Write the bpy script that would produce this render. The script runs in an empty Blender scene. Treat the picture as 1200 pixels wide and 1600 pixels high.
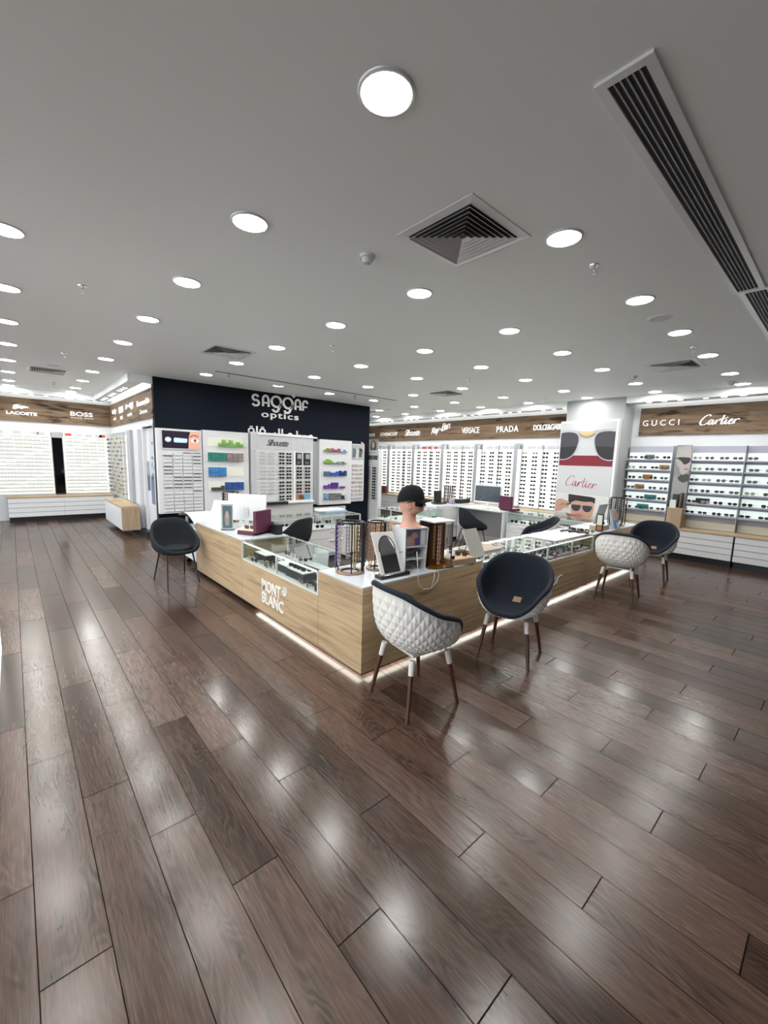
import bpy, bmesh, math, random
from mathutils import Vector, Matrix
random.seed(7)
PI = math.pi
SC = bpy.context.scene
COL = SC.collection

# ------------------------------------------------------------------ camera, world, exposure
CEIL = 3.134
CAMZ = 1.71
F_PX, YAW, PITCH, ROLL, PPX, PPY = 650.0, -0.83412, -0.13802, 0.03041, 8.74, 10.14
cam_d = bpy.data.cameras.new('camera'); cam = bpy.data.objects.new('camera', cam_d); COL.objects.link(cam)
_cy, _sy, _cp, _sp = math.cos(YAW), math.sin(YAW), math.cos(PITCH), math.sin(PITCH)
_f = Vector((_sy*_cp, _cy*_cp, _sp)); _r = Vector((_cy, -_sy, 0)); _u = _r.cross(_f)
_r2 = _r*math.cos(ROLL) + _u*math.sin(ROLL); _u2 = -_r*math.sin(ROLL) + _u*math.cos(ROLL)
_m = Matrix(((_r2.x, _u2.x, -_f.x), (_r2.y, _u2.y, -_f.y), (_r2.z, _u2.z, -_f.z))).to_4x4()
_m.translation = Vector((0, 0, CAMZ))
cam.matrix_world = _m
cam_d.sensor_width = 36.0; cam_d.lens = F_PX/1600*36.0
cam_d.shift_x = -PPX/1600; cam_d.shift_y = PPY/1600
cam_d.clip_start = 0.05; cam_d.clip_end = 100
SC.camera = cam
SC.view_settings.view_transform = 'Standard'; SC.view_settings.look = 'None'
SC.view_settings.exposure = 0.76; SC.view_settings.gamma = 1.0
SC.view_settings.use_curve_mapping = False
w = bpy.data.worlds.new('world'); SC.world = w; w.use_nodes = True
w.node_tree.nodes['Background'].inputs[0].default_value = (0.9, 0.95, 1.0, 1)
w.node_tree.nodes['Background'].inputs[1].default_value = 2.1
LAMP = 75.0        # downlight emission
SPOT = 14.0        # small triplet downlights
COVE = 1.8         # cove strips
LEDK = 4.5        # strip under the counters
PANEL = 0.52       # backlit acrylic

# ------------------------------------------------------------------ materials
MATS = {}
def mat(name, col=(0.8, 0.8, 0.8), rough=0.5, metal=0.0, emit=0.0, ecol=None, spec=0.5, coat=0.0):
    if name in MATS: return MATS[name]
    m = bpy.data.materials.new(name); m.use_nodes = True
    b = m.node_tree.nodes['Principled BSDF']
    b.inputs['Base Color'].default_value = (*col, 1); b.inputs['Roughness'].default_value = rough
    b.inputs['Metallic'].default_value = metal; b.inputs['Specular IOR Level'].default_value = spec
    b.inputs['Coat Weight'].default_value = coat
    if emit:
        b.inputs['Emission Color'].default_value = (*(ecol or col), 1); b.inputs['Emission Strength'].default_value = emit
    MATS[name] = m
    return m
def nt(m): return m.node_tree, m.node_tree.nodes, m.node_tree.links, m.node_tree.nodes['Principled BSDF']
def N(nodes, t, **k):
    n = nodes.new(t)
    for a, v in k.items(): setattr(n, a, v)
    return n
def ramp(nodes, stops):
    r = nodes.new('ShaderNodeValToRGB'); e = r.color_ramp.elements
    e[0].position, e[0].color = stops[0][0], (*stops[0][1], 1)
    e[1].position, e[1].color = stops[-1][0], (*stops[-1][1], 1)
    for p, c in stops[1:-1]:
        x = e.new(p); x.color = (*c, 1)
    return r
def mth(nodes, links, op, a, b=None, c=None):
    n = nodes.new('ShaderNodeMath'); n.operation = op
    for i, v in enumerate((a, b, c)):
        if v is None: continue
        if isinstance(v, (int, float)): n.inputs[i].default_value = v
        else: links.new(v, n.inputs[i])
    return n.outputs[0]

def wood(name, stops, scale=(1.2, 1.2, 16), rough=0.5, knots=0.0, bump=0.1, detail=7, dist=1.2):
    m = mat(name, rough=rough); t, n, l, b = nt(m)
    g = N(n, 'ShaderNodeNewGeometry')
    mp = N(n, 'ShaderNodeMapping'); mp.inputs['Scale'].default_value = scale
    l.new(g.outputs['Position'], mp.inputs['Vector'])
    no = N(n, 'ShaderNodeTexNoise'); no.inputs['Scale'].default_value = 1.6; no.inputs['Detail'].default_value = detail
    no.inputs['Roughness'].default_value = 0.62; no.inputs['Distortion'].default_value = dist
    l.new(mp.outputs[0], no.inputs['Vector'])
    fac = no.outputs['Fac']
    if knots:
        mp2 = N(n, 'ShaderNodeMapping'); mp2.inputs['Scale'].default_value = (scale[0]*1.2, scale[1]*1.2, scale[2]*.45)
        l.new(g.outputs['Position'], mp2.inputs['Vector'])
        n2 = N(n, 'ShaderNodeTexNoise'); n2.inputs['Scale'].default_value = 1.4; n2.inputs['Detail'].default_value = 4
        n2.inputs['Distortion'].default_value = 2.0
        l.new(mp2.outputs[0], n2.inputs['Vector'])
        k = mth(n, l, 'SUBTRACT', n2.outputs['Fac'], 0.56); k = mth(n, l, 'MAXIMUM', k, 0.0)
        k = mth(n, l, 'MULTIPLY', k, knots); fac = mth(n, l, 'SUBTRACT', fac, k)
    r = ramp(n, stops); l.new(fac, r.inputs[0]); l.new(r.outputs[0], b.inputs['Base Color'])
    bp = N(n, 'ShaderNodeBump'); bp.inputs['Strength'].default_value = bump; bp.inputs['Distance'].default_value = 0.002
    l.new(fac, bp.inputs['Height']); l.new(bp.outputs[0], b.inputs['Normal'])
    return m
OAK = wood('oak_laminate', [(0.25, (0.24, 0.16, 0.09)), (0.5, (0.46, 0.335, 0.20)), (0.75, (0.57, 0.43, 0.27))], scale=(0.8, 0.8, 17), rough=0.45, dist=0.5)
BAND = wood('rustic_wood', [(0.22, (0.032, 0.022, 0.015)), (0.42, (0.135, 0.091, 0.058)), (0.6, (0.20, 0.140, 0.093)), (0.8, (0.28, 0.205, 0.14))], scale=(0.55, 0.55, 7), rough=0.6, knots=2.2, dist=0.9)
BAND.node_tree.nodes['Principled BSDF'].inputs['Specular IOR Level'].default_value = 0.15
LEGW = wood('walnut_leg', [(0.3, (0.05, 0.018, 0.012)), (0.7, (0.10, 0.040, 0.026))], scale=(12, 12, 1.2), rough=0.35)
OAKV = wood('oak_upright', [(0.25, (0.27, 0.19, 0.115)), (0.75, (0.47, 0.35, 0.225))], scale=(13, 13, 0.9), rough=0.5)

def floor_mat():
    m = mat('dark_oak_planks'); t, n, l, b = nt(m)
    g = N(n, 'ShaderNodeNewGeometry'); s = N(n, 'ShaderNodeSeparateXYZ'); l.new(g.outputs['Position'], s.inputs[0])
    x, y = s.outputs[0], s.outputs[1]
    yr = mth(n, l, 'DIVIDE', mth(n, l, 'SUBTRACT', y, 0.343), 0.198)
    row = mth(n, l, 'FLOOR', yr); fy = mth(n, l, 'SUBTRACT', yr, row)
    xs = mth(n, l, 'DIVIDE', mth(n, l, 'SUBTRACT', mth(n, l, 'ADD', x, 1.918), mth(n, l, 'MULTIPLY', row, 0.45)), 1.285)
    cl = mth(n, l, 'FLOOR', xs); fx = mth(n, l, 'SUBTRACT', xs, cl)
    cv = N(n, 'ShaderNodeCombineXYZ'); l.new(row, cv.inputs[0]); l.new(cl, cv.inputs[1])
    wn = N(n, 'ShaderNodeTexWhiteNoise', noise_dimensions='3D'); l.new(cv.outputs[0], wn.inputs['Vector'])
    rnd = wn.outputs['Value']
    ox = mth(n, l, 'ADD', x, mth(n, l, 'MULTIPLY', rnd, 37.0)); oy = mth(n, l, 'ADD', y, mth(n, l, 'MULTIPLY', rnd, 11.0))
    c2 = N(n, 'ShaderNodeCombineXYZ'); l.new(ox, c2.inputs[0]); l.new(oy, c2.inputs[1]); l.new(mth(n, l, 'MULTIPLY', rnd, 9.0), c2.inputs[2])
    # large soft figure, drives cathedral rings
    mp = N(n, 'ShaderNodeMapping'); mp.inputs['Scale'].default_value = (0.9, 4.2, 1); l.new(c2.outputs[0], mp.inputs[0])
    n1 = N(n, 'ShaderNodeTexNoise'); n1.inputs['Scale'].default_value = 1.3; n1.inputs['Detail'].default_value = 2.5
    n1.inputs['Distortion'].default_value = 0.5; l.new(mp.outputs[0], n1.inputs['Vector'])
    rings = mth(n, l, 'SINE', mth(n, l, 'MULTIPLY', n1.outputs['Fac'], 120.0))
    mp2 = N(n, 'ShaderNodeMapping'); mp2.inputs['Scale'].default_value = (5, 90, 1); l.new(c2.outputs[0], mp2.inputs[0])
    n2 = N(n, 'ShaderNodeTexNoise'); n2.inputs['Scale'].default_value = 1.5; n2.inputs['Detail'].default_value = 5
    n2.inputs['Roughness'].default_value = 0.65; l.new(mp2.outputs[0], n2.inputs['Vector'])
    mp3 = N(n, 'ShaderNodeMapping'); mp3.inputs['Scale'].default_value = (0.9, 6.5, 1); l.new(c2.outputs[0], mp3.inputs[0])
    n3 = N(n, 'ShaderNodeTexNoise'); n3.inputs['Scale'].default_value = 1.5; n3.inputs['Detail'].default_value = 3
    l.new(mp3.outputs[0], n3.inputs['Vector'])
    # ring strength only inside dark figure
    fig = mth(n, l, 'MULTIPLY', mth(n, l, 'MAXIMUM', mth(n, l, 'SUBTRACT', n3.outputs['Fac'], 0.5), 0.0), 5.0)
    fig = mth(n, l, 'MINIMUM', fig, 1.0)
    v = mth(n, l, 'MULTIPLY', mth(n, l, 'MULTIPLY', rings, 0.13), mth(n, l, 'ADD', fig, 0.22))
    v = mth(n, l, 'ADD', v, mth(n, l, 'MULTIPLY', mth(n, l, 'SUBTRACT', n2.outputs['Fac'], 0.5), 0.75))
    v = mth(n, l, 'SUBTRACT', v, mth(n, l, 'MULTIPLY', fig, 0.20))
    v = mth(n, l, 'ADD', v, mth(n, l, 'MULTIPLY', mth(n, l, 'SUBTRACT', rnd, 0.5), 0.24))
    v = mth(n, l, 'ADD', v, 0.55)
    r = ramp(n, [(0.05, (0.011, 0.006, 0.0042)), (0.40, (0.043, 0.024, 0.0165)), (0.62, (0.082, 0.047, 0.033)), (0.95, (0.165, 0.10, 0.069))])
    l.new(v, r.inputs[0])
    # joints
    ey = mth(n, l, 'MINIMUM', fy, mth(n, l, 'SUBTRACT', 1.0, fy)); ex = mth(n, l, 'MINIMUM', fx, mth(n, l, 'SUBTRACT', 1.0, fx))
    jy = mth(n, l, 'LESS_THAN', ey, 0.009); jx = mth(n, l, 'LESS_THAN', ex, 0.0020)
    j = mth(n, l, 'MAXIMUM', jy, jx)
    mx = N(n, 'ShaderNodeMix', data_type='RGBA'); l.new(j, mx.inputs['Factor']); l.new(r.outputs[0], mx.inputs['A']); mx.inputs['B'].default_value = (0.010, 0.007, 0.006, 1)
    l.new(mx.outputs['Result'], b.inputs['Base Color'])
    rr = mth(n, l, 'ADD', 0.145, mth(n, l, 'ADD', mth(n, l, 'MULTIPLY', n2.outputs['Fac'], 0.08), mth(n, l, 'MULTIPLY', rnd, 0.10))); l.new(rr, b.inputs['Roughness'])
    h = mth(n, l, 'SUBTRACT', mth(n, l, 'MULTIPLY', n2.outputs['Fac'], 0.5), mth(n, l, 'MULTIPLY', j, 1.5))
    bp = N(n, 'ShaderNodeBump'); bp.inputs['Strength'].default_value = 0.08; bp.inputs['Distance'].default_value = 0.0012
    l.new(h, bp.inputs['Height']); l.new(bp.outputs[0], b.inputs['Normal'])
    sp = mth(n, l, 'MULTIPLY', mth(n, l, 'SUBTRACT', 1.0, j), 0.55); l.new(sp, b.inputs['Specular IOR Level'])
    return m
FLOOR = floor_mat()

CEILM = mat('ceiling_paint', (0.84, 0.875, 0.865), 0.5)
WHITE = mat('white_paint', (0.62, 0.64, 0.655), 0.5)
LAMI = mat('white_laminate', (0.66, 0.675, 0.69), 0.35)
TOPW = mat('white_counter_top', (0.56, 0.61, 0.66), 0.25)
GREY = mat('grey_metal', (0.42, 0.44, 0.46), 0.4, 0.3)
LGREY = mat('light_grey', (0.62, 0.63, 0.66), 0.5)
LAV = mat('lavender_grey', (0.37, 0.38, 0.45), 0.5)
CREAM = mat('cream_panel', (0.62, 0.60, 0.49), 0.5)
BLACK = mat('black_matt', (0.010, 0.012, 0.018), 0.45)
NAVYW = mat('black_wall_paint', (0.004, 0.007, 0.014), 0.6, spec=0.12)
BLK = mat('black_gloss', (0.012, 0.012, 0.014), 0.2)
LENS = mat('dark_lens', (0.015, 0.015, 0.018), 0.12)
BRLENS = mat('brown_lens', (0.09, 0.05, 0.03), 0.15)
GRLENS = mat('grey_lens', (0.22, 0.23, 0.22), 0.2)
GOLD = mat('gold_metal', (0.55, 0.42, 0.20), 0.3, 0.9)
MIRROR = mat('mirror', (0.85, 0.87, 0.88), 0.03, 1.0)
CHROME = mat('chrome', (0.7, 0.7, 0.72), 0.2, 1.0)
ALU = mat('white_aluminium', (0.70, 0.71, 0.72), 0.28, 0.25)
DUCT = mat('duct_dark', (0.035, 0.037, 0.04), 0.6)
NAVY = mat('navy_fabric', (0.012, 0.017, 0.026), 0.85, spec=0.25)
CHAR = mat('charcoal_fabric', (0.018, 0.022, 0.027), 0.9, spec=0.2)
SHELL = mat('white_plastic', (0.74, 0.73, 0.70), 0.42)
PLUM = mat('plum_leather', (0.085, 0.012, 0.040), 0.5)
CRM = mat('cream_lining', (0.70, 0.58, 0.42), 0.6)
RED = mat('crimson', (0.20, 0.004, 0.016), 0.5)
TAG = mat('tan_leather', (0.30, 0.19, 0.13), 0.6)
SKIN = mat('mannequin_skin', (0.62, 0.34, 0.25), 0.45)
CAPM = mat('black_cotton', (0.010, 0.011, 0.014), 0.9, spec=0.2)
LIT = mat('backlit_acrylic', (0.9, 0.93, 0.86), 0.5, emit=PANEL, ecol=(0.97, 1.0, 0.96))
LITC = mat('backlit_cream', (0.85, 0.87, 0.80), 0.5, emit=PANEL*0.8, ecol=(1.0, 1.0, 0.96))
LITB = mat('backlit_row', (0.85, 0.92, 0.88), 0.5, emit=PANEL*0.62, ecol=(0.86, 1.0, 0.93))
NICHE = mat('lit_niche', (0.55, 0.56, 0.47), 0.5, emit=0.13, ecol=(0.95, 1.0, 0.88))
DIFF = mat('lamp_diffuser', (1, 1, 1), 0.5, emit=LAMP, ecol=(1.0, 0.985, 0.95))
SDIFF = mat('spot_diffuser', (1, 1, 1), 0.5, emit=SPOT, ecol=(1.0, 0.985, 0.95))
STRIP = mat('cove_strip', (1, 1, 1), 0.5, emit=COVE, ecol=(1.0, 0.99, 0.94))
LEDM = mat('led_strip', (1, 1, 1), 0.5, emit=LEDK, ecol=(1.0, 0.97, 0.86))
CASEL = mat('showcase_light', (1, 1, 1), 0.5, emit=1.6, ecol=(1.0, 1.0, 0.95))
SIGNW = mat('white_letter', (0.85, 0.85, 0.85), 0.4, emit=0.06, ecol=(1, 1, 1))
SIGNP = mat('plain_white_letter', (0.85, 0.85, 0.85), 0.4)
REDT = mat('red_letter', (0.45, 0.02, 0.05), 0.4)
PAPER = mat('paper', (0.82, 0.82, 0.82), 0.6)
AMBER = mat('amber_acrylic', (0.16, 0.075, 0.012), 0.12)
FROST = mat('frosted', (0.62, 0.64, 0.64), 0.4)
SCREEN = mat('screen_dark', (0.015, 0.02, 0.028), 0.15, emit=0.03, ecol=(0.3, 0.5, 0.6))
def glass_mat(name, tint, gl=0.10):
    m = bpy.data.materials.new(name); m.use_nodes = True; t = m.node_tree; t.nodes.clear()
    o = t.nodes.new('ShaderNodeOutputMaterial'); mx = t.nodes.new('ShaderNodeMixShader')
    tr = t.nodes.new('ShaderNodeBsdfTransparent'); tr.inputs[0].default_value = (*tint, 1)
    g = t.nodes.new('ShaderNodeBsdfGlossy'); g.inputs['Roughness'].default_value = 0.02
    fr = t.nodes.new('ShaderNodeLayerWeight'); fr.inputs[0].default_value = 0.5
    a = t.nodes.new('ShaderNodeMath'); a.operation = 'POWER'; a.inputs[1].default_value = 5.0; t.links.new(fr.outputs['Facing'], a.inputs[0])
    b = t.nodes.new('ShaderNodeMath'); b.operation = 'MULTIPLY_ADD'; b.inputs[1].default_value = 0.6; b.inputs[2].default_value = 0.035; t.links.new(a.outputs[0], b.inputs[0])
    t.links.new(b.outputs[0], mx.inputs[0]); t.links.new(tr.outputs[0], mx.inputs[1]); t.links.new(g.outputs[0], mx.inputs[2])
    t.links.new(mx.outputs[0], o.inputs[0]); MATS[name] = m
    return m
GLASS = glass_mat('showcase_glass', (0.93, 0.96, 0.945))
AMBG = glass_mat('amber_sheet', (0.42, 0.23, 0.05))
CLEAR = glass_mat('clear_acrylic', (0.88, 0.90, 0.90))
def cm(c, r=0.5, **k):
    return mat('tone_%03d_%03d_%03d' % tuple(int(round(x*255)) for x in c), c, r, **k)

# ------------------------------------------------------------------ mesh builder
class MB:
    def __init__(s): s.v = []; s.f = []; s.m = []; s.sm = []; s.mats = []
    def mi(s, m):
        if m not in s.mats: s.mats.append(m)
        return s.mats.index(m)
    def add(s, vs, fs, m, smooth=False):
        o = len(s.v); i = s.mi(m); s.v += [tuple(v) for v in vs]
        for f in fs: s.f.append(tuple(o+k for k in f)); s.m.append(i); s.sm.append(smooth)
        return s
    def box(s, x0, x1, y0, y1, z0, z1, m):
        v = [(x0,y0,z0),(x1,y0,z0),(x1,y1,z0),(x0,y1,z0),(x0,y0,z1),(x1,y0,z1),(x1,y1,z1),(x0,y1,z1)]
        return s.add(v, [(0,3,2,1),(4,5,6,7),(0,1,5,4),(1,2,6,5),(2,3,7,6),(3,0,4,7)], m)
    def hexa(s, b, t, m):   # bottom quad, top quad
        return s.add(list(b)+list(t), [(0,3,2,1),(4,5,6,7),(0,1,5,4),(1,2,6,5),(2,3,7,6),(3,0,4,7)], m)
    def cyl(s, p0, p1, r0, r1, m, n=16, caps=True, smooth=True):
        p0, p1 = Vector(p0), Vector(p1); d = (p1-p0).normalized()
        a = Vector((1,0,0)) if abs(d.x) < .9 else Vector((0,1,0)); u = d.cross(a).normalized(); w_ = d.cross(u)
        vs = []
        for p, r in ((p0, r0), (p1, r1)):
            for k in range(n):
                t = 2*PI*k/n; vs.append(p+u*math.cos(t)*r+w_*math.sin(t)*r)
        s.add(vs, [(k,(k+1)%n,n+(k+1)%n,n+k) for k in range(n)], m, smooth)
        if caps:
            s.add(vs, [tuple(range(n-1,-1,-1)), tuple(range(n,2*n))], m)
        return s
    def tube(s, pts, r, m, n=8, closed=False):
        pts = [Vector(p) for p in pts]; L = len(pts); rings = []; pu = None
        for i, p in enumerate(pts):
            if closed: d = (pts[(i+1)%L]-pts[i-1])
            else: d = pts[min(i+1,L-1)]-pts[max(i-1,0)]
            d.normalize()
            if pu is None:
                a = Vector((0,0,1)) if abs(d.z) < .9 else Vector((1,0,0)); u = d.cross(a).normalized()
            else: u = (pu - d*pu.dot(d)).normalized()
            pu = u; w_ = d.cross(u); rr = r[i] if isinstance(r, (list, tuple)) else r
            rings.append([p+u*math.cos(2*PI*k/n)*rr+w_*math.sin(2*PI*k/n)*rr for k in range(n)])
        vs = [v for q in rings for v in q]; fs = []
        for i in range(L if closed else L-1):
            j = (i+1)%L
            for k in range(n): fs.append((i*n+k, i*n+(k+1)%n, j*n+(k+1)%n, j*n+k))
        if not closed: fs += [tuple(range(n-1,-1,-1)), tuple((L-1)*n+k for k in range(n))]
        return s.add(vs, fs, m, True)
    def grid(s, P, m, smooth=True, cu=False):
        nu, nv = len(P), len(P[0]); vs = [p for r in P for p in r]; fs = []
        for i in range(nu if cu else nu-1):
            for j in range(nv-1):
                a = i; b_ = (i+1)%nu; fs.append((a*nv+j, b_*nv+j, b_*nv+j+1, a*nv+j+1))
        return s.add(vs, fs, m, smooth)
    def poly(s, pts, m, to3, d=0.0):
        """flat polygon pts (2d) mapped by to3(u,v,depth)"""
        n = len(pts)
        ar = sum(pts[i][0]*pts[(i+1)%n][1]-pts[(i+1)%n][0]*pts[i][1] for i in range(n))
        if ar < 0: pts = pts[::-1]
        vs = [to3(u, v, 0) for u, v in pts] + [to3(u, v, d) for u, v in pts]
        return s.add(vs, [tuple(range(n, 2*n)), tuple(range(n-1, -1, -1))] + [(k, (k+1)%n, n+(k+1)%n, n+k) for k in range(n)], m)
    def build(s, name, parent=None, world=True, bevel=0.0):
        me = bpy.data.meshes.new(name)
        v = s.v
        if parent is not None and world:
            L = parent_loc(parent); v = [(p[0]-L[0], p[1]-L[1], p[2]-L[2]) for p in v]
        me.from_pydata([tuple(p) for p in v], [], s.f)
        for m in s.mats: me.materials.append(m)
        me.polygons.foreach_set('material_index', s.m); me.polygons.foreach_set('use_smooth', s.sm); me.update()
        bm = bmesh.new(); bm.from_mesh(me); bmesh.ops.recalc_face_normals(bm, faces=bm.faces)
        if bevel:
            bmesh.ops.bevel(bm, geom=[e for e in bm.edges if e.is_manifold and e.calc_face_angle(0) > 0.5], offset=bevel, segments=2, affect='EDGES', profile=0.6)
        bm.to_mesh(me); bm.free()
        o = bpy.data.objects.new(name, me); COL.objects.link(o)
        if parent is not None: o.parent = parent
        return o
def parent_loc(p):
    v = Vector((0,0,0))
    while p is not None: v = v + p.location; p = p.parent
    return v
def tag(o, label, cat, group=None, kind=None):
    o['label'] = label; o['category'] = cat
    if group: o['group'] = group
    if kind: o['kind'] = kind
    return o
def thing(name, label, cat, loc=(0,0,0), rz=0, group=None):
    o = bpy.data.objects.new(name, None); COL.objects.link(o); o.location = loc; o.rotation_euler = (0,0,rz)
    o.empty_display_size = 0.05
    return tag(o, label, cat, group)
def struct(name, mb, bevel=0): o = mb.build(name, bevel=bevel); o['kind'] = 'structure'; return o
def dup(src, loc, rz=0, label=None, group=None, scale=None):
    r = src.copy(); COL.objects.link(r); r.location = loc; r.rotation_euler = (0,0,rz)
    if scale: r.scale = scale
    if label: r['label'] = label
    if group: r['group'] = group
    for ch in list(src.children):
        c = ch.copy(); COL.objects.link(c); c.parent = r
        for g in list(ch.children):
            d = g.copy(); COL.objects.link(d); d.parent = c
    return r
def bx(x0, x1, y0, y1, z0, z1, m): return MB().box(x0, x1, y0, y1, z0, z1, m)
ORD = ['first','second','third','fourth','fifth','sixth','seventh','eighth','ninth','tenth','eleventh','twelfth','thirteenth','fourteenth','fifteenth','sixteenth','seventeenth','eighteenth']

# planes for flat artwork: returns to3 and u spans the wall to the viewer's right
def plane_y(x0, y, z0):   # wall facing -Y, u -> +X
    return lambda u, v, d: (x0+u, y-d, z0+v)
def plane_x(x, y0, z0):   # wall facing +X, u -> +Y
    return lambda u, v, d: (x+d, y0+u, z0+v)
def ell(cx, cy, rx, ry, n=20, a0=0, a1=2*PI):
    return [(cx+rx*math.cos(a0+(a1-a0)*k/n), cy+ry*math.sin(a0+(a1-a0)*k/n)) for k in range(n if a1-a0 > 6.28 else n+1)]

# ------------------------------------------------------------------ lettering
def text_poly(s, size=1.0, shear=0.0, bold=0.0, space=1.0):
    c = bpy.data.curves.new('lettering', 'FONT'); c.body = s; c.size = size; c.shear = shear; c.offset = bold
    c.space_character = space; c.resolution_u = 3
    o = bpy.data.objects.new('lettering', c); COL.objects.link(o)
    dg = bpy.context.evaluated_depsgraph_get(); me = bpy.data.meshes.new_from_object(o.evaluated_get(dg))
    v = [tuple(x.co) for x in me.vertices]; f = [tuple(p.vertices) for p in me.polygons]
    bpy.data.objects.remove(o); bpy.data.meshes.remove(me); bpy.data.curves.remove(c)
    return v, f
def letters(mb, s, to3, u0, u1, v0, v1, m, depth=0.012, shear=0.0, bold=0.0, space=1.0, rot=0.0, keep=False):
    """fit text into the rectangle; thin slab with sides"""
    v, f = text_poly(s, 1.0, shear, bold, space)
    if not v: return mb
    xs = [p[0] for p in v]; ys = [p[1] for p in v]; X0, X1, Y0, Y1 = min(xs), max(xs), min(ys), max(ys)
    sx = (u1-u0)/(X1-X0); sy = (v1-v0)/(Y1-Y0)
    P = []
    for p in v:
        a = (p[0]-X0)*sx; b = (p[1]-Y0)*sy
        if rot: b += a*math.tan(rot)
        P.append((u0+a, v0+b))
    n = len(P); top = [to3(a, b, depth) for a, b in P]; bot = [to3(a, b, 0) for a, b in P]
    cnt = {}
    for q in f:
        for i in range(len(q)):
            e = (q[i], q[(i+1)%len(q)]); cnt[e] = 1
    side = [(a, b, n+b, n+a) for (a, b) in cnt if (b, a) not in cnt]
    o = len(mb.v); i = mb.mi(m)
    mb.v += bot + top
    for q in f: mb.f.append(tuple(o+n+k for k in q)); mb.m.append(i); mb.sm.append(False)
    for q in side: mb.f.append(tuple(o+k for k in q)); mb.m.append(i); mb.sm.append(False)
    return mb
def smooth_line(p, k=6):
    out = []
    for i in range(len(p)-1):
        a = p[max(i-1,0)]; b = p[i]; c = p[i+1]; d = p[min(i+2,len(p)-1)]
        for j in range(k):
            t = j/k
            out.append(tuple(0.5*((2*b[q])+(-a[q]+c[q])*t+(2*a[q]-5*b[q]+4*c[q]-d[q])*t*t+(-a[q]+3*b[q]-3*c[q]+d[q])*t**3) for q in range(2)))
    out.append(tuple(p[-1])); return out
def stroke(mb, pts, wd, to3, m, depth=0.012, closed=False, thin=None):
    """ribbon of width wd along a 2d line"""
    L = len(pts); A = []; B = []
    for i in range(L):
        if closed: d = Vector(pts[(i+1)%L])-Vector(pts[i-1])
        else: d = Vector(pts[min(i+1,L-1)])-Vector(pts[max(i-1,0)])
        if d.length < 1e-9: d = Vector((1,0))
        d.normalize(); nn = Vector((-d.y, d.x)); q = wd/2
        if thin is not None: q = wd/2*(thin+(1-thin)*abs(d.y*0.9-d.x*0.25))
        A.append(Vector(pts[i])+nn*q); B.append(Vector(pts[i])-nn*q)
    vs = [to3(a.x,a.y,0) for a in A]+[to3(b.x,b.y,0) for b in B]+[to3(a.x,a.y,depth) for a in A]+[to3(b.x,b.y,depth) for b in B]
    fs = []
    for i in range(L if closed else L-1):
        j = (i+1)%L
        fs += [(2*L+i,2*L+j,3*L+j,3*L+i), (i,j,2*L+j,2*L+i), (L+i,L+j,3*L+j,3*L+i)]
    return mb.add(vs, fs, m)
SCRIPT = {   # flowing hand-lettered word, unit height about 1, drawn as strokes
 'word': [
  [(0.98,0.86),(0.86,1.0),(0.62,0.96),(0.3,0.62),(0.12,0.25),(0.2,0.0),(0.45,-0.02),(0.75,0.18)],
  [(1.2,0.42),(1.05,0.48),(0.9,0.35),(0.82,0.12),(0.88,0.0),(1.0,0.06),(1.15,0.3),(1.22,0.46)],
  [(1.22,0.46),(1.14,0.14),(1.18,0.0),(1.3,0.08),(1.42,0.3),(1.52,0.46)],
  [(1.52,0.46),(1.44,0.2),(1.40,0.0)],[(1.44,0.2),(1.58,0.42),(1.72,0.47),(1.78,0.38)],
  [(2.08,0.92),(1.96,0.5),(1.88,0.14),(1.92,0.0),(2.04,0.06),(2.2,0.3)],[(1.74,0.52),(2.0,0.56),(2.3,0.6)],
  [(2.28,0.46),(2.2,0.14),(2.24,0.0),(2.36,0.08),(2.48,0.2)],
  [(2.48,0.2),(2.66,0.3),(2.74,0.42),(2.66,0.48),(2.54,0.34),(2.48,0.12),(2.56,0.0),(2.7,0.04),(2.88,0.24),(2.96,0.44)],
  [(2.98,0.48),(2.92,0.22),(2.86,0.0)],[(2.92,0.24),(3.06,0.42),(3.2,0.48),(3.3,0.4)],
  [(2.34,0.64),(2.36,0.70)]]}
def script_word(mb, to3, u0, u1, v0, v1, m, wd=0.1, depth=0.012, rot=0.0):
    sx = (u1-u0)/3.3; sy = v1-v0
    for s in SCRIPT['word']:
        p = smooth_line(s, 7)
        q = [(u0+a*sx+0*b, v0+b*sy+(a*sx)*math.tan(rot)) for a, b in p]
        stroke(mb, q, wd*sy, to3, m, depth, thin=0.35)
    return mb

# ================================================================== SETTING
struct('floor', bx(-14.2, 4.2, -9.0, 10.6, -0.1, 0.0, FLOOR))
XL, YS, YB, XB = -13.54, 2.07, 9.82, -8.95
ZB, ZT = 2.385, 2.935
SZ = 3.0           # underside of the dropped perimeter soffit
struct('ceiling', bx(-14.2, 4.2, -4.2, 10.6, CEIL, CEIL+0.1, CEILM))
c = MB()           # perimeter soffits
c.box(XL+0.22, -13.1, -4.0, YS-0.17, SZ, CEIL, CEILM)
struct('trim_1', c)
struct('trim_2', MB().box(-13.1, -9.0, 1.66, YS-0.17, SZ, CEIL, CEILM).box(-9.03, -9.0, YS-0.17, YS, SZ, CEIL, CEILM))
struct('trim_3', MB().box(-13.5, -4.47, 9.29, 9.6, SZ, CEIL, CEILM))
struct('trim_4', MB().box(-3.25, 1.6, 9.29, 9.6, SZ, CEIL, CEILM))
struct('wall_left', bx(XL-0.1, XL, -4.1, 10.0, 0, CEIL, WHITE))
sw = MB(); sw.box(XL, -10.02, YS, YS+0.12, 0, CEIL, WHITE); sw.box(-10.02, -9.12, YS, YS+0.12, 2.24, CEIL, WHITE); sw.box(-9.12, XB-0.02, YS, YS+0.12, 0, CEIL, WHITE)
struct('wall_side', sw)
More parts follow.
